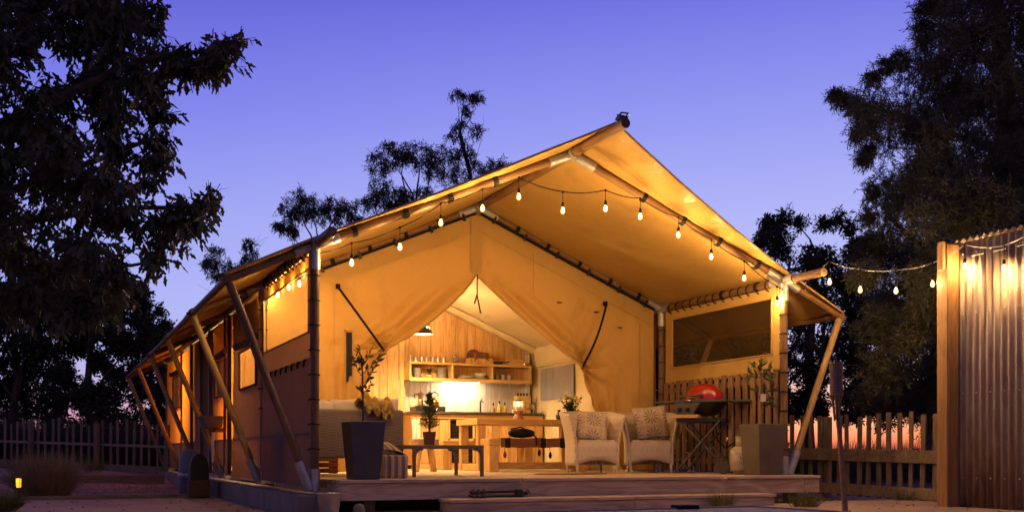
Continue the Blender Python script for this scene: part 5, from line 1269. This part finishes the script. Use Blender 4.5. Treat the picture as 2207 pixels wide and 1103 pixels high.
# pendant lamps: perforated black shade
def pendant(label, loc, top, mat='pendant_bulb'):
    r = thing('pendant_lamp', label, 'lamp', loc)
    prof = [(0.145, 0.0), (0.14, 0.03), (0.10, 0.10), (0.075, 0.20), (0.055, 0.23), (0.02, 0.25)]
    n = 28; vs = []; fs = []
    rings = []
    m_ = 14
    for i in range(m_+1):
        t = i/m_*(len(prof)-1); k = min(int(t), len(prof)-2); q = t-k
        rings.append((prof[k][0]+(prof[k+1][0]-prof[k][0])*q, prof[k][1]+(prof[k+1][1]-prof[k][1])*q))
    for rr_, z in rings:
        for k in range(n): vs.append((rr_*math.cos(2*math.pi*k/n), rr_*math.sin(2*math.pi*k/n), z))
    for i in range(m_):
        for k in range(n):
            if 5 <= i <= 10 and k % 3 == (i*2) % 3 and i % 2: continue     # punched holes
            fs.append((i*n+k, i*n+(k+1) % n, (i+1)*n+(k+1) % n, (i+1)*n+k))
    part(MB().add(vs, fs), 'shade', 'black_metal', r, smooth=True)
    part(MB().tube([(0, 0, 0.24), (0, 0, top-loc[2])], 0.004, 6), 'cord', 'white', r)
    part(MB().tube([(0, 0, 0.185), (0, 0, 0.25)], 0.016, 10), 'lamp_holder', 'black_metal', r)
    part(MB().lathe([(0, 0.184), (0.026, 0.17), (0.032, 0.11), (0.042, 0.075), (0.032, 0.045), (0, 0.03)], n=14), 'bulb', mat, r, smooth=True)
pp_ = atY(912, 720, 5.2)
pendant('perforated black pendant lamp lit over the dining end of the kitchen', (pp_.x, 5.2, pp_.z), IZ+3.04)

def globe_lamp(label, loc, top):
    r = thing('globe_lamp', label, 'lamp', loc)
    part(MB().lathe([(0, -0.09), (0.05, -0.078), (0.085, -0.03), (0.088, 0.01), (0.06, 0.066), (0.025, 0.086)], n=18), 'globe', 'globe', r, smooth=True)
    part(MB().tube([(0, 0, 0.087), (0, 0, 0.12)], 0.03, 12), 'cap', 'black_metal', r, smooth=True)
    part(MB().tube([(0, 0, 0.12), (0, 0, top-loc[2])], 0.004, 6), 'cord', 'black', r)
globe_lamp('round lit globe lamp in the rear bedroom behind the orange canvas', (0.9, 11.6, IZ+1.6), IZ+3.0)
globe_lamp('round lit globe lamp inside the tent behind the left door flap', (0.95, 4.4, IZ+1.75), IZ+2.3)

# ------------------------------------------------------------------ along the left wall outside
wb = thing('wash_basin', 'grey trough wash basin on the outer tent wall with drain pipe', 'basin', (-0.12, 5.6, DZ+0.62))
def trough(s0, s1, z0, z1): return [(-0.0, -s0, z0), (-0.30*s1/0.4, -s0, z0), (-0.30*s1/0.4, s0, z0), (0, s0, z0)]
part(MB().add([(0.0, -0.22, 0), (-0.2, -0.22, 0), (-0.2, 0.22, 0), (0, 0.22, 0), (0, -0.33, 0.17), (-0.32, -0.33, 0.17), (-0.32, 0.33, 0.17), (0, 0.33, 0.17), (-0.03, -0.29, 0.15), (-0.28, -0.29, 0.15), (-0.28, 0.29, 0.15), (-0.03, 0.29, 0.15)],
     [(3, 2, 1, 0), (0, 1, 5, 4), (1, 2, 6, 5), (2, 3, 7, 6), (3, 0, 4, 7), (4, 5, 9, 8), (5, 6, 10, 9), (6, 7, 11, 10), (7, 4, 8, 11), (8, 9, 10, 11)]), 'bowl', 'concrete', wb, 0.008)
part(MB().tube([(-0.1, 0, 0.0), (-0.1, 0, -0.5)], 0.02, 8), 'drain_pipe', 'white', wb, smooth=True)
part(MB().box(-0.12, 0.08, -0.03, 0.03, -0.06, -0.002), 'bracket', 'post', wb)
cv = thing('covered_drum', 'black rounded cover over a brown crate on the gravel by the plinth', 'cover', (-0.50, 5.0, 0.0))
part(MB().box(-0.14, 0.14, -0.17, 0.17, 0.0, 0.24), 'crate', 'brown_box', cv, 0.01)
part(MB().grid(lambda u, v: (0.125*math.cos(math.pi*u), -0.16+0.32*v, 0.242+(0.36*max(0, math.sin(math.pi*u))**0.55)), 24, 6).grid(lambda u, v: (0.125*math.cos(math.pi*u), -0.16, 0.242+v*(0.36*max(0, math.sin(math.pi*u))**0.55)), 24, 4), 'hood', 'dark_cover', cv, smooth=True)
bt = thing('blue_barrel', 'blue-grey round-topped barrel beside the black cover', 'barrel', (-0.52, 5.75, 0.0))
part(MB().lathe([(0.15, 0), (0.16, 0.02), (0.17, 0.3), (0.16, 0.52), (0.125, 0.62), (0.07, 0.67), (0, 0.68)], n=22), 'drum', 'sapphire', bt, smooth=True)
part(MB().lathe([(0.17, 0.28), (0.178, 0.30), (0.17, 0.32)], n=22), 'hoop', 'galv', bt, smooth=True)
bu = thing('galvanised_bucket', 'galvanised bucket with wire handle at the foot of the front tent post', 'bucket', (0.02, -0.52, 0.035))
part(MB().lathe([(0.08, 0), (0.085, 0.005), (0.115, 0.2), (0.12, 0.205), (0.11, 0.2), (0.08, 0.01), (0, 0.01)], n=20), 'pail', 'galv', bu, smooth=True)
part(MB().tube([(-0.115, 0, 0.19), (-0.14, -0.03, 0.12), (-0.13, -0.06, 0.06)], 0.004, 6), 'handle', 'black_metal', bu, smooth=True)
wc = obj('white_stone', MB().lathe([(0, 0), (0.05, 0.0), (0.06, 0.03), (0.045, 0.09), (0.0, 0.105)], n=14).mesh('white_stone', smooth=True), 'concrete'); wc.location = (0.30, -0.55, 0.035); tag(wc, 'rounded white stone beside the galvanised bucket', 'stone')
sl = thing('stake_lantern', 'small amber solar lantern on a black stake in the gravel', 'garden light', atz(40, 1083, 0.0))
part(MB().tube([(0, 0, -0.05), (0, 0, 0.19)], [0.008, 0.014], 8), 'stake', 'black_metal', sl, smooth=True)
part(MB().lathe([(0.024, 0.19), (0.028, 0.2), (0.03, 0.3), (0.0, 0.305)], n=12), 'glow', 'solar', sl, smooth=True)
part(MB().lathe([(0.045, 0.306), (0.045, 0.316), (0.02, 0.33), (0, 0.333)], n=12), 'cap', 'black_metal', sl, smooth=True)
for a in range(4): part(MB().tube([(0.04*math.cos(a*1.571+0.4), 0.04*math.sin(a*1.571+0.4), 0.19), (0.043*math.cos(a*1.571+0.4), 0.043*math.sin(a*1.571+0.4), 0.306)], 0.004, 5), 'cage_bar', 'black_metal', sl)

# ------------------------------------------------------------------ grasses and shrubs
def tuft(name, label, loc, n, h, r, mat, seed, kind='plant', lean=0.5, w=0.006):
    rs = np.random.RandomState(seed); a = rs.uniform(0, 6.28, n); q = r*np.sqrt(rs.uniform(0, 1, n))*0.6
    P = np.stack([q*np.cos(a), q*np.sin(a), np.zeros(n)-0.01], 1)
    d = np.stack([np.cos(a)*lean, np.sin(a)*lean, np.ones(n)], 1)+rs.normal(size=(n, 3))*0.22
    o = thing(name, label, kind, loc)
    bl = obj('blades', fast_mesh('blades', leaf_cloud(P, d, h*rs.uniform(0.5, 1.15, n), w, 'blade', rs, curl=0.35), 4), mat, o); bl['kind'] = 'stuff'
    return o
gb = atz(100, 1076, 0.0)
tuft('grass_tussock', 'big dry grass tussock on the gravel beside the stake lantern', gb, 4200, 0.60, 0.44, 'drygrass', 31, lean=0.22)
tuft('grass_tussock', 'greyish leafy tussock behind the big dry one', gb+Vector((-0.16, 0.35, 0)), 900, 0.66, 0.25, 'hedge', 32, lean=0.15)
tuft('grass_tuft', 'bright green grass tuft at the path edge left of the stake lantern', atz(-6, 1101, 0.035), 900, 0.26, 0.28, 'grass', 33, lean=0.6)
tuft('grass_tuft', 'green grass tuft at the deck corner by the picket fence', atD(1735, 1096, 11.6).xy.to_3d()+Vector((0, 0, 0.0)), 260, 0.26, 0.16, 'grass', 34)
tuft('grass_tuft', 'yellow-green grass tuft in front of the timber step', Vector((4.18, -0.85, 0.03)), 160, 0.20, 0.14, 'grass', 35)
tuft('grass_tuft', 'small grass tuft in the mulch below the right picket fence', atz(1950, 1083, 0.0), 160, 0.2, 0.14, 'grass', 36)
tuft('grass_tuft', 'green strappy plant at the foot of the left picket fence', Vector((-1.6, 13.2, gh(-1.6, 13.2))), 260, 0.45, 0.25, 'grass', 37)

# ------------------------------------------------------------------ picket fences
def fence(label, a, b, za, zb, top, pick_w, step_, rails, post_every, seed, mat='fence', jit=0.03, rail_side=0.0):
    a, b = Vector((a.x, a.y, za)), Vector((b.x, b.y, zb)); rr = random.Random(seed)
    r = thing('picket_fence', label, 'fence', a); d = b-a; L = d.xy.length; dn = Vector((d.x, d.y, 0)).normalized(); nrm = Vector((dn.y, -dn.x, 0))
    ang = math.atan2(dn.y, dn.x); slope = d.z/L
    n = int(L/step_)
    for i in range(n+1):
        s = i*step_; p = dn*s+Vector((0, 0, slope*s)); h = top+rr.uniform(-jit, jit); pw_ = pick_w*rr.uniform(0.85, 1.15); p = p+dn*rr.uniform(-0.018, 0.018)
        mt_ = Matrix.Translation(p) @ Matrix.Rotation(ang, 4, 'Z') @ Matrix.Rotation(rr.uniform(-0.028, 0.028), 4, 'Y')
        part(MB().box(-pw_/2, pw_/2, -0.034, -0.014, 0.03, h, mt_), 'picket', mat, r)
    for z, hh in rails:
        q = dn*L+Vector((0, 0, slope*L))
        off_ = nrm*rail_side
        part(MB().bar(Vector((0, 0, z))+off_, q+Vector((0, 0, z))+off_, 0.035, hh), 'rail', 'rail', r, 0.004)
    for i in range(int(L/post_every)+1):
        s = i*post_every+0.05
        mt_ = Matrix.Translation(dn*s+nrm*-0.08+Vector((0, 0, slope*s))) @ Matrix.Rotation(ang, 4, 'Z')
        part(MB().box(-0.05, 0.05, -0.05, 0.05, -0.1, top-0.02, mt_), 'fence_post', 'fence', r, 0.006)
    return r
RS = 0.056
fa, fb = atD(1575, 1050, 16.4), atD(2240, 1060, 11.75)
fence('timber picket fence with wide mid rail between the tent and the corrugated shed', fa, fb, 0.06, -0.03, 1.10, 0.062, 0.175, [(0.12, 0.14), (0.57, 0.16)], 1.9, 41, rail_side=RS)
fl0, fl1 = atD(-60, 990, 26.5), atD(372, 1006, 23.4)
fence('weathered picket fence of uneven pickets behind the raised bed left of the tent', fl1, fl0, gh(fl1.x, fl1.y)-0.0, gh(fl0.x, fl0.y)+0.05, 1.12, 0.07, 0.24, [(0.10, 0.17), (0.62, 0.06)], 2.2, 42, jit=0.09)

# ------------------------------------------------------------------ corrugated shed
sh = thing('corrugated_shed', 'rusty corrugated iron shed wall with a square timber corner post', 'shed', (SHX, SHY0, 0))
part(MB().box(-0.155, 0.03, -0.0, 0.15, -0.02, 2.86), 'corner_post', 'beam', sh, 0.006)
part(MB().box(-0.20, -0.156, 0.02, 0.10, 2.58, 2.885), 'bracket_board', 'beam', sh, 0.004)
def corr(x0, x1, y0, y1, z0, z1f, vert=True):
    n = int(abs(y1-y0)/0.0095)
    return MB().grid(lambda u, v: (x0+0.018*math.sin((y0+(y1-y0)*u)*2*math.pi/0.092), y0+(y1-y0)*u, z0+(z1f(u)-z0)*v), n, 2)
for a, b in ((-0.005, -0.86), (-0.862, -1.72), (-1.722, -2.6)):
    o = part(corr(0.02, 0, a, b, 0.0, lambda u: 2.87), 'corrugated_sheet', 'corr', sh, smooth=True); solidify(o, 0.0015)
for z in (0.35, 1.25, 2.1, 2.74):
    for i in range(9):
        y = -0.069-i*0.092*2
        part(MB().lathe([(0.009, 0.0), (0.009, 0.004), (0.005, 0.009), (0, 0.009)], n=8, c=(0.0, y, z), mat=Matrix.Rotation(R(-90), 3, 'Y')), 'screw', 'galv', sh)
# roof sheet edge with its own waves
def roofsheet(u, v):
    y = 0.06-2.7*u
    return (-0.02+1.5*v, y, 2.892+0.018*math.cos(y*2*math.pi/0.092)-0.08*v)
o = part(MB().grid(roofsheet, 260, 4), 'roof_sheet', 'corr', sh, smooth=True); solidify(o, 0.002)
part(MB().box(0.06, 1.5, 0.02, 0.1, 0, 2.8), 'end_wall', 'beam', sh); part(MB().box(1.45, 1.5, -2.6, 0.0, 0, 2.76), 'back_wall', 'beam', sh)
for y in (-0.22, -0.5, -0.8): part(MB().tube([(0.004, y, 2.70), (-0.03, y, 2.70)], 0.006, 6).tube([(-0.03, y, 2.70), (-0.03, y-0.16, 2.70)], 0.004, 5), 'hook_wire', 'galv', sh)

# ------------------------------------------------------------------ bamboo torch
tb = atD(1822, 1112, 10.3); tb.z = 0.035
tt = atD(1803, 850, 10.3); th_ = atD(1802, 782, 10.3)
to = thing('bamboo_torch', 'tall bamboo garden torch with woven oil holder in front of the fence', 'torch', tb)
v0 = Vector((0, 0, 0)); v1 = tt-tb; v2 = th_-tb
mb = MB(); 
part(MB().tube([v0.lerp(v1, i/24) for i in range(25)], [0.028-0.008*i/24+0.003*(1 if i % 6 == 0 else 0) for i in range(25)], 10), 'cane', 'bamboo', to, smooth=True)
for a in range(8):
    dv = Vector((math.cos(a*0.785), math.sin(a*0.785), 0))
    part(MB().tube([v1-Vector((0, 0, 0.24))+dv*0.02, v1-Vector((0, 0, 0.12))+dv*0.032, v1+dv*0.052], 0.0065, 5), 'split_strip', 'bamboo', to, smooth=True)
ax = (v2-v1)
part(MB().tube([v1+ax*0.0, v1+ax*0.15, v1+ax*0.9, v1+ax*1.0], [0.060, 0.062, 0.062, 0.060], 14), 'woven_holder', 'weave_dark', to, smooth=True)
for t_ in (0.0, 0.98): part(MB().tube([v1+ax*t_-Vector((0, 0, 0.008)), v1+ax*t_+Vector((0, 0, 0.012))], 0.066, 14), 'band', 'bamboo', to, smooth=True)
part(MB().tube([v2, v2+Vector((0, 0, 0.03))], 0.02, 10).tube([v2+Vector((0, 0, 0.03)), v2+Vector((0.005, 0, 0.07))], 0.006, 6), 'wick', 'black_metal', to, smooth=True)

# ------------------------------------------------------------------ foreground table
ft = thing('plank_table', 'weathered plank table top with a dark clamp in front of the steps', 'table', (0, 0, 0))
A_ = atD(1628, 1089.5, 4.6); tzp = A_.z
Lb = atz(1000, 1102.5, tzp)
dirx = Vector((1, 0.02, 0)).normalized(); diry = Vector((0.10, -1, 0)).normalized()
Bm = Matrix(((dirx.x, -diry.x, 0), (dirx.y, -diry.y, 0), (0, 0, 1))).to_4x4()
Mt = Matrix.Translation(Vector((A_.x, A_.y, 0))) @ Bm
for i in range(6):
    part(MB().box(-1.5, -0.035, -0.035-(i+1)*0.145+0.004, -0.035-i*0.145, tzp-0.03, tzp-0.002, Mt), 'top_plank', 'dark_table', ft, 0.003)
part(MB().box(-1.5, 0.0, -0.033, 0.0, tzp-0.06, tzp+0.003, Mt).box(-0.033, 0.0, -0.92, -0.034, tzp-0.06, tzp+0.003, Mt), 'edge_frame', 'dark_table', ft, 0.003)
for x in (-1.45, -0.08):
    for y in (-0.08, -0.85): part(MB().box(x, x+0.06, y, y+0.06, 0.0 if y > -5 else 0, tzp-0.062, Mt), 'leg', 'dark_table', ft)
part(MB().box(-0.42, -0.335, -0.07, 0.012, tzp-0.03, tzp+0.014, Mt), 'clamp', 'black', ft, 0.004)

# ------------------------------------------------------------------ trees
def tree(name, label, base, trunk_top, limbs, clumps, leaf, width, per, twigL, droop, shape, density, seed, mat, bark='bark', r0=0.16, group=None, twr=0.004, spread=0.9, outward=0.7, ldroop=None):
    rs = np.random.RandomState(seed); base = Vector(base)
    r = thing(name, label, 'tree', base, group=group); b = np.array(base)
    mb = MB(); pts, rad = limb((0, 0, -0.1), Vector(trunk_top)-base, r0, r0*0.5, 0.03, seed, 9); mb.tube(pts, rad, 10)
    k = 0
    for (tip, rl, tstart) in limbs:
        a = pts[min(len(pts)-1, int(tstart*(len(pts)-1)))]; p2, r2 = limb(a, Vector(tip)-base, rl, rl*0.25, 0.10, seed+k+1, 9); mb.tube(p2, r2, 7); k += 1
    part(mb, 'trunk', bark, r, smooth=True)
    cl = [(np.array(c)-b, rad_, w) for c, rad_, w in clumps]
    V, TW = sprays(cl, rs, leaf, width, per, twigL, droop, shape, density, spread, outward, ldroop=ldroop)
    cr_ = obj('crown', fast_mesh('crown', V, len(SHAPES[shape])), mat, r)
    obj('twigs', twig_mesh('twigs', TW, twr), bark, r)
    return r
def pxc(u, v, D, r, ry=None, w=1.0, jd=0.0):
    """crown clump: centre from pixel at distance D, radii in photo pixels"""
    k = D/FPX; return (atD(u, v, D+jd), (r*k, r*k*0.9, (ry or r)*k), w)

rr = random.Random(21)
# near oak on the left
DL = 8.6
cl = []
def solid_fill(pred, x0, x1, y0, y1, stepx, D, jd, r, w=1.0, keep=1.0):
    out = []
    y = y0
    while y < y1:
        x = x0
        while x < x1:
            u = x+rr.uniform(-0.4, 0.4)*stepx; v = y+rr.uniform(-0.4, 0.4)*stepx
            if pred(u, v) and rr.random() < keep: out.append(pxc(u, v, D, r*rr.uniform(0.7, 1.2), None, w, rr.uniform(-jd, jd)))
            x += stepx
        y += stepx
    return out
def bound(tab, y):
    for (y0, x0), (y1, x1) in zip(tab[:-1], tab[1:]):
        if y0 <= y <= y1: return x0+(x1-x0)*(y-y0)/(y1-y0)
    return tab[0][1] if y < tab[0][0] else tab[-1][1]
oakb = [(-150, 290), (0, 310), (40, 300), (90, 290), (130, 320), (180, 300), (230, 290), (270, 300), (340, 300), (390, 270), (440, 285), (500, 300), (550, 320), (600, 290), (650, 230), (700, 190), (720, 100)]
def oakpred(u, v):
    if 60 < u < 190 and 112 < v < 152: return False
    return u < bound(oakb, v)
cl += solid_fill(oakpred, -420, 330, -160, 700, 62, DL, 0.9, 50, 1.0, 0.84)
for u, v, r_ in ((345, 120, 34), (375, 128, 34), (405, 125, 32), (435, 120, 30), (460, 118, 28), (485, 105, 24), (505, 95, 16), (400, 150, 26), (440, 145, 24), (470, 148, 16), (360, 150, 24), (330, 25, 26), (325, 60, 22),
               (330, 480, 34), (360, 470, 32), (390, 460, 30), (415, 450, 26), (438, 438, 20), (452, 432, 12), (400, 485, 24), (425, 475, 18), (370, 500, 26), (345, 530, 30), (330, 560, 30),
               (325, 240, 24), (345, 248, 14), (330, 300, 24), (350, 306, 12), (320, 345, 22), (350, 350, 12), (325, 395, 20), (318, 205, 22), (340, 190, 14)):
    cl.append(pxc(u, v, DL, r_*0.85, r_*0.68, 0.34, rr.uniform(-0.15, 0.15)))
ob = atD(-230, 1060, DL+0.2); ob.z = 0.0
otop = atD(-190, -60, DL+0.2)
olimbs = [(atD(490, 100, DL), 0.05, 0.72), (atD(440, 440, DL), 0.05, 0.5), (atD(330, 300, DL), 0.05, 0.6), (atD(300, 20, DL), 0.05, 0.9), (atD(330, 560, DL), 0.04, 0.4), (atD(100, 600, DL+0.5), 0.05, 0.4), (atD(60, 60, DL-0.5), 0.05, 0.85), (atD(80, 330, DL-0.6), 0.05, 0.6), (atD(-350, 200, DL), 0.05, 0.7)]
tree('oak_tree', 'near dark oak tree with lobed drooping leaves and long reaching boughs', ob, otop, olimbs, cl, 0.092, 0.044, 9, 0.29, 0.2, 'lobed', 25, 51, 'oak', r0=0.15, spread=0.6, outward=1.0, ldroop=0.85)

# big feathery acacia behind the shed
DA = 15.5
acb = [(-150, 1960), (0, 1990), (60, 1985), (100, 1985), (140, 1915), (200, 1875), (260, 1850), (300, 1880), (340, 1890), (400, 1872), (470, 1885), (520, 1872), (600, 1870), (700, 1860), (800, 1850), (880, 1850)]
cl = solid_fill(lambda u, v: u > bound(acb, v)+10 and v < (900 if u > 1900 else 860), 1840, 2520, -150, 930, 62, DA, 1.6, 60, 1.0, 0.98)
for u, v, r_ in ((1810, 212, 18), (1830, 222, 22), (1850, 235, 24), (1865, 260, 26), (1850, 290, 22), (1800, 205, 10), (1880, 170, 20), (1910, 145, 24), (1940, 130, 26), (1985, 60, 22), (1990, 20, 24), (1870, 330, 24), (1862, 345, 14), (1880, 420, 26), (1872, 470, 22), (1880, 520, 24), (1990, 90, 20)):
    cl.append(pxc(u, v, DA, r_*0.9, r_*0.8, 0.32, rr.uniform(-0.3, 0.3)))
for u, v, r_ in ((1985, 600, 34), (1995, 660, 36), (1970, 700, 34), (1960, 740, 28), (2010, 690, 30), (1870, 590, 26), (1850, 598, 18), (2005, 630, 30), (2010, 560, 30), (2040, 420, 50), (2000, 470, 50), (2090, 470, 50), (2030, 350, 46), (2020, 290, 30), (2080, 400, 50), (2150, 440, 50)):
    cl.append(pxc(u, v, 13.4, r_, r_*0.9, 0.7, rr.uniform(-0.3, 0.3)))
ab = atD(2150, 1050, DA+0.3); ab.z = 0
tree('acacia_tree', 'tall feathery acacia tree towering behind the corrugated shed', ab, atD(2140, -40, DA+0.3), [(atD(1830, 215, DA), 0.06, 0.65), (atD(1990, 40, DA), 0.07, 0.8), (atD(1900, 450, DA), 0.06, 0.4), (atD(1980, 660, 13.6), 0.06, 0.3), (atD(2030, 380, 13.6), 0.06, 0.5), (atD(2300, 300, DA), 0.08, 0.6), (atD(1890, 650, DA), 0.05, 0.3), (atD(2280, 60, DA), 0.07, 0.75)],
     cl, 0.068, 0.0135, 14, 0.26, 0.35, 'blade', 180, 52, 'acacia', r0=0.24)

# mid-distance trees right of the tent
def bushy(name, label, D, tab_pred, box, step_, r_, dens, seed, leaf, wd, base_u, top_v, keep=0.9, mat='hedge', extra=(), r0=0.14, jd=1.2, shape='lance', per=9, tw=0.3):
    cl = solid_fill(tab_pred, *box, step_, D, jd, r_, 1.0, keep)
    for u, v, q in extra: cl.append(pxc(u, v, D, q, q, 0.45, rr.uniform(-0.3, 0.3)))
    b = atD(base_u, 1000, D); b.z = gh(b.x, b.y)
    lims = [(Vector(c[0]), r0*0.35, rr.uniform(0.3, 0.9)) for c in rr.sample(cl, min(9, len(cl)))]
    return tree(name, label, b, atD(base_u+8, top_v, D), lims, cl, leaf, wd, per, tw, 0.25, shape, dens, seed, mat, r0=r0)
def mr_pred(u, v):
    top = bound([(0, 0)], 0)
    tx = [(1630, 540), (1650, 485), (1690, 475), (1720, 480), (1760, 500), (1800, 478), (1830, 500), (1860, 520), (1900, 560), (2060, 600)]
    return v > bound(tx, u)+18 and v < 905-rr.random()*60
bushy('leafy_tree', 'round dark tree beyond the fence between tent and acacia', 24, mr_pred, (1560, 1900, 460, 905), 44, 36, 70, 53, 0.11, 0.035, 1745, 560, 0.86, extra=((1655, 480, 16), (1690, 470, 18), (1720, 478, 18), (1775, 482, 14), (1805, 472, 18), (1830, 492, 16), (1850, 520, 16), (1640, 520, 14))+tuple((rr.uniform(1680, 1850), rr.uniform(850, 905), rr.uniform(5, 10)) for _ in range(20)))
bushy('leafy_tree', 'lower dark tree beyond the fence nearer the corrugated shed', 27, lambda u, v: v > 600 and v < 918-rr.random()*65, (1850, 2160, 590, 920), 46, 40, 80, 54, 0.12, 0.04, 1990, 640, 0.9, extra=tuple((rr.uniform(1840, 2120), rr.uniform(865, 910), rr.uniform(5, 10)) for _ in range(26)))
bushy('leafy_shrub', 'dense dark shrubbery seen through the smoked verandah window', 21, lambda u, v: v > 640, (1370, 1670, 640, 990), 36, 36, 70, 58, 0.11, 0.045, 1520, 700, 1.0)
# left background trees
def lb_pred(u, v):
    tx = [(-50, 560), (150, 560), (240, 590), (290, 605), (330, 650), (350, 680), (362, 720), (356, 800), (340, 870)]
    if v < bound(tx, u)+8: return False
    if u > 356: return False
    return v < 950-rr.random()*75
bushy('leafy_tree', 'dense dark tree behind the picket fence left of the tent, pink sky through it', 30, lb_pred, (150, 372, 590, 960), 34, 27, 60, 55, 0.12, 0.05, 196, 640, 0.9, extra=((300, 618, 14), (345, 672, 14), (358, 700, 12), (362, 740, 10), (352, 790, 12)), r0=0.13)
bushy('leafy_tree', 'dense dark tree behind the picket fence at the far end from the tent', 31, lambda u, v: v > 560 and v < 955-rr.random()*75, (-160, 150, 560, 960), 36, 30, 70, 56, 0.12, 0.05, 20, 620, 0.92, r0=0.14)
bushy('leafy_tree', 'low dark tree filling the gap between picket fence and the tent rear', 36, lambda u, v: v > 700 and v < 945-rr.random()*50, (330, 470, 690, 960), 28, 26, 70, 57, 0.13, 0.05, 420, 760, 0.85, r0=0.12)

# eucalypts beyond the tent
def gum(label, D, clumps, base_u, top, limbs, seed, dens=150, leaf=0.15, wd=0.036, r0=0.15):
    cl = [pxc(u, v, D, a, b_, max(0.15, a*b_/1600), rr.uniform(-0.6, 0.6)) for u, v, a, b_ in clumps]
    for u, v, a, b_ in clumps:
        for _ in range(4):
            an = rr.uniform(0, 6.28); q = rr.uniform(0.35, 0.55)
            cl.append(pxc(u+math.cos(an)*a*0.95, v+math.sin(an)*b_*0.9, D, a*q, b_*q, max(0.06, a*b_*q*q/1500), rr.uniform(-0.8, 0.8)))
    b = atD(base_u, 1000, D); b.z = 0
    tree('gum_tree', label, b, atD(top[0], top[1], D), [(atD(u, v, D), q*0.6, t) for u, v, q, t in limbs], cl, leaf, wd, 7, 0.42, 0.7, 'lance', dens, seed, 'gum', 'bark', r0, twr=0.008)
gum('spreading gum tree with layered crowns behind the middle of the roof', 46,
    [(835, 335, 36, 24), (870, 325, 34, 20), (905, 345, 32, 24), (815, 360, 22, 20), (940, 335, 28, 20), (925, 365, 24, 16), (815, 405, 24, 22), (840, 430, 34, 24), (880, 435, 34, 26), (920, 415, 20, 16), (850, 460, 40, 20), (800, 440, 16, 16), (900, 465, 40, 20), (950, 440, 24, 18)],
    905, (900, 470), [(835, 345, 0.10, 0.95), (905, 350, 0.10, 1.0), (940, 340, 0.08, 0.95), (835, 425, 0.08, 0.85), (930, 400, 0.06, 0.9), (870, 335, 0.08, 1.0)], 61)
gum('tall slender gum tree with a sparse open top behind the roof', 44,
    [(985, 205, 16, 9), (1010, 208, 18, 10), (1030, 210, 10, 9), (1005, 240, 9, 10), (990, 270, 14, 10), (1020, 285, 16, 14), (985, 300, 18, 14), (975, 345, 22, 26), (1000, 330, 18, 22), (1020, 345, 12, 16), (970, 385, 22, 24), (1000, 390, 22, 24), (1050, 360, 24, 16), (1078, 352, 22, 13), (1090, 362, 14, 10), (1045, 385, 22, 18), (1030, 410, 24, 18), (985, 420, 30, 16)],
    1000, (996, 290), [(1000, 205, 0.06, 1.0), (1030, 230, 0.035, 1.0), (1060, 355, 0.07, 0.8), (975, 340, 0.06, 0.85), (1020, 282, 0.04, 0.95), (985, 215, 0.04, 1.0), (1042, 245, 0.02, 0.95)], 62, 105, 0.14, 0.034, 0.15)
gum('round-headed gum tree behind the lower left slope of the roof', 46,
    [(640, 425, 24, 16), (670, 440, 28, 22), (625, 455, 20, 18), (650, 465, 24, 20), (615, 485, 16, 14), (690, 465, 18, 16), (735, 440, 22, 16), (760, 450, 18, 16), (740, 470, 22, 16), (705, 440, 10, 16), (630, 500, 12, 10), (600, 485, 10, 8), (765, 480, 14, 14)],
    715, (700, 530), [(640, 440, 0.09, 0.95), (670, 450, 0.08, 0.98), (740, 450, 0.08, 1.0), (610, 490, 0.05, 0.92), (780, 470, 0.05, 0.97)], 63)
gum('small gum tree low behind the left eave', 44,
    [(460, 550, 20, 14), (455, 580, 18, 18), (480, 575, 18, 16), (445, 565, 8, 8), (500, 590, 18, 12), (535, 530, 11, 12), (540, 550, 14, 14), (530, 570, 14, 10), (470, 600, 16, 10), (515, 590, 16, 12)],
    500, (500, 620), [(460, 560, 0.06, 0.95), (540, 545, 0.05, 0.97), (580, 510, 0.025, 1.0), (570, 520, 0.02, 1.0), (425, 612, 0.02, 0.95), (560, 505, 0.02, 1.0)], 64, 120, 0.14, 0.034)

# tall field grass beyond the fences, one mass
def field(name, label, n, Dr, ur, h, mat, seed):
    rs = np.random.RandomState(seed); P = []
    for i in range(n):
        D_ = rs.uniform(*Dr); u = rs.uniform(*ur); p = atD(u, 974, D_); P.append((p.x, p.y, gh(p.x, p.y)-0.02))
    P = np.array(P); d = np.stack([rs.normal(0, 0.25, n), rs.normal(0, 0.25, n), np.ones(n)], 1)
    o = obj(name, fast_mesh(name, leaf_cloud(P, d, h*rs.uniform(0.5, 1.2, n), 0.02, 'blade', rs), 4), mat); o['kind'] = 'stuff'; return tag(o, label, 'grass')
field('field_grass', 'tall dark field grass beyond the picket fences', 9000, (19, 34), (1560, 2300), 0.85, 'hedge', 71)
field('shrub_mass', 'grey-green low growth behind the left picket fence', 12000, (26.8, 34), (-80, 420), 1.35, 'hedge', 72)

def litter(name, label, n, areas, seed, size=0.045):
    rs = np.random.RandomState(seed); P = []; Dd = []
    for i in range(n):
        x0, x1, y0, y1, z = areas[rs.randint(len(areas))]
        P.append((rs.uniform(x0, x1), rs.uniform(y0, y1), z+0.008)); a = rs.uniform(0, 6.28); Dd.append((math.cos(a), math.sin(a), rs.uniform(-0.05, 0.2)))
    o = obj(name, fast_mesh(name, leaf_cloud(np.array(P), np.array(Dd), size*rs.uniform(0.5, 1.3, n), size*0.5, 'lobed', rs, curl=-0.15, up=(0, 0, 0.2)), len(SHAPES['lobed'])), 'drygrass'); o['kind'] = 'stuff'
    return tag(o, label, 'leaves')
litter('fallen_leaves', 'dry fallen leaves scattered over path, gravel and step', 900, [(-6.5, -0.4, 0.1, 4.0, 0.03), (-6.5, -0.6, 4.3, 10.5, 0.0), (-6, 6.5, -3.0, -0.9, 0.036), (5.2, 7.2, -1.5, 2.5, 0.0)], 91)
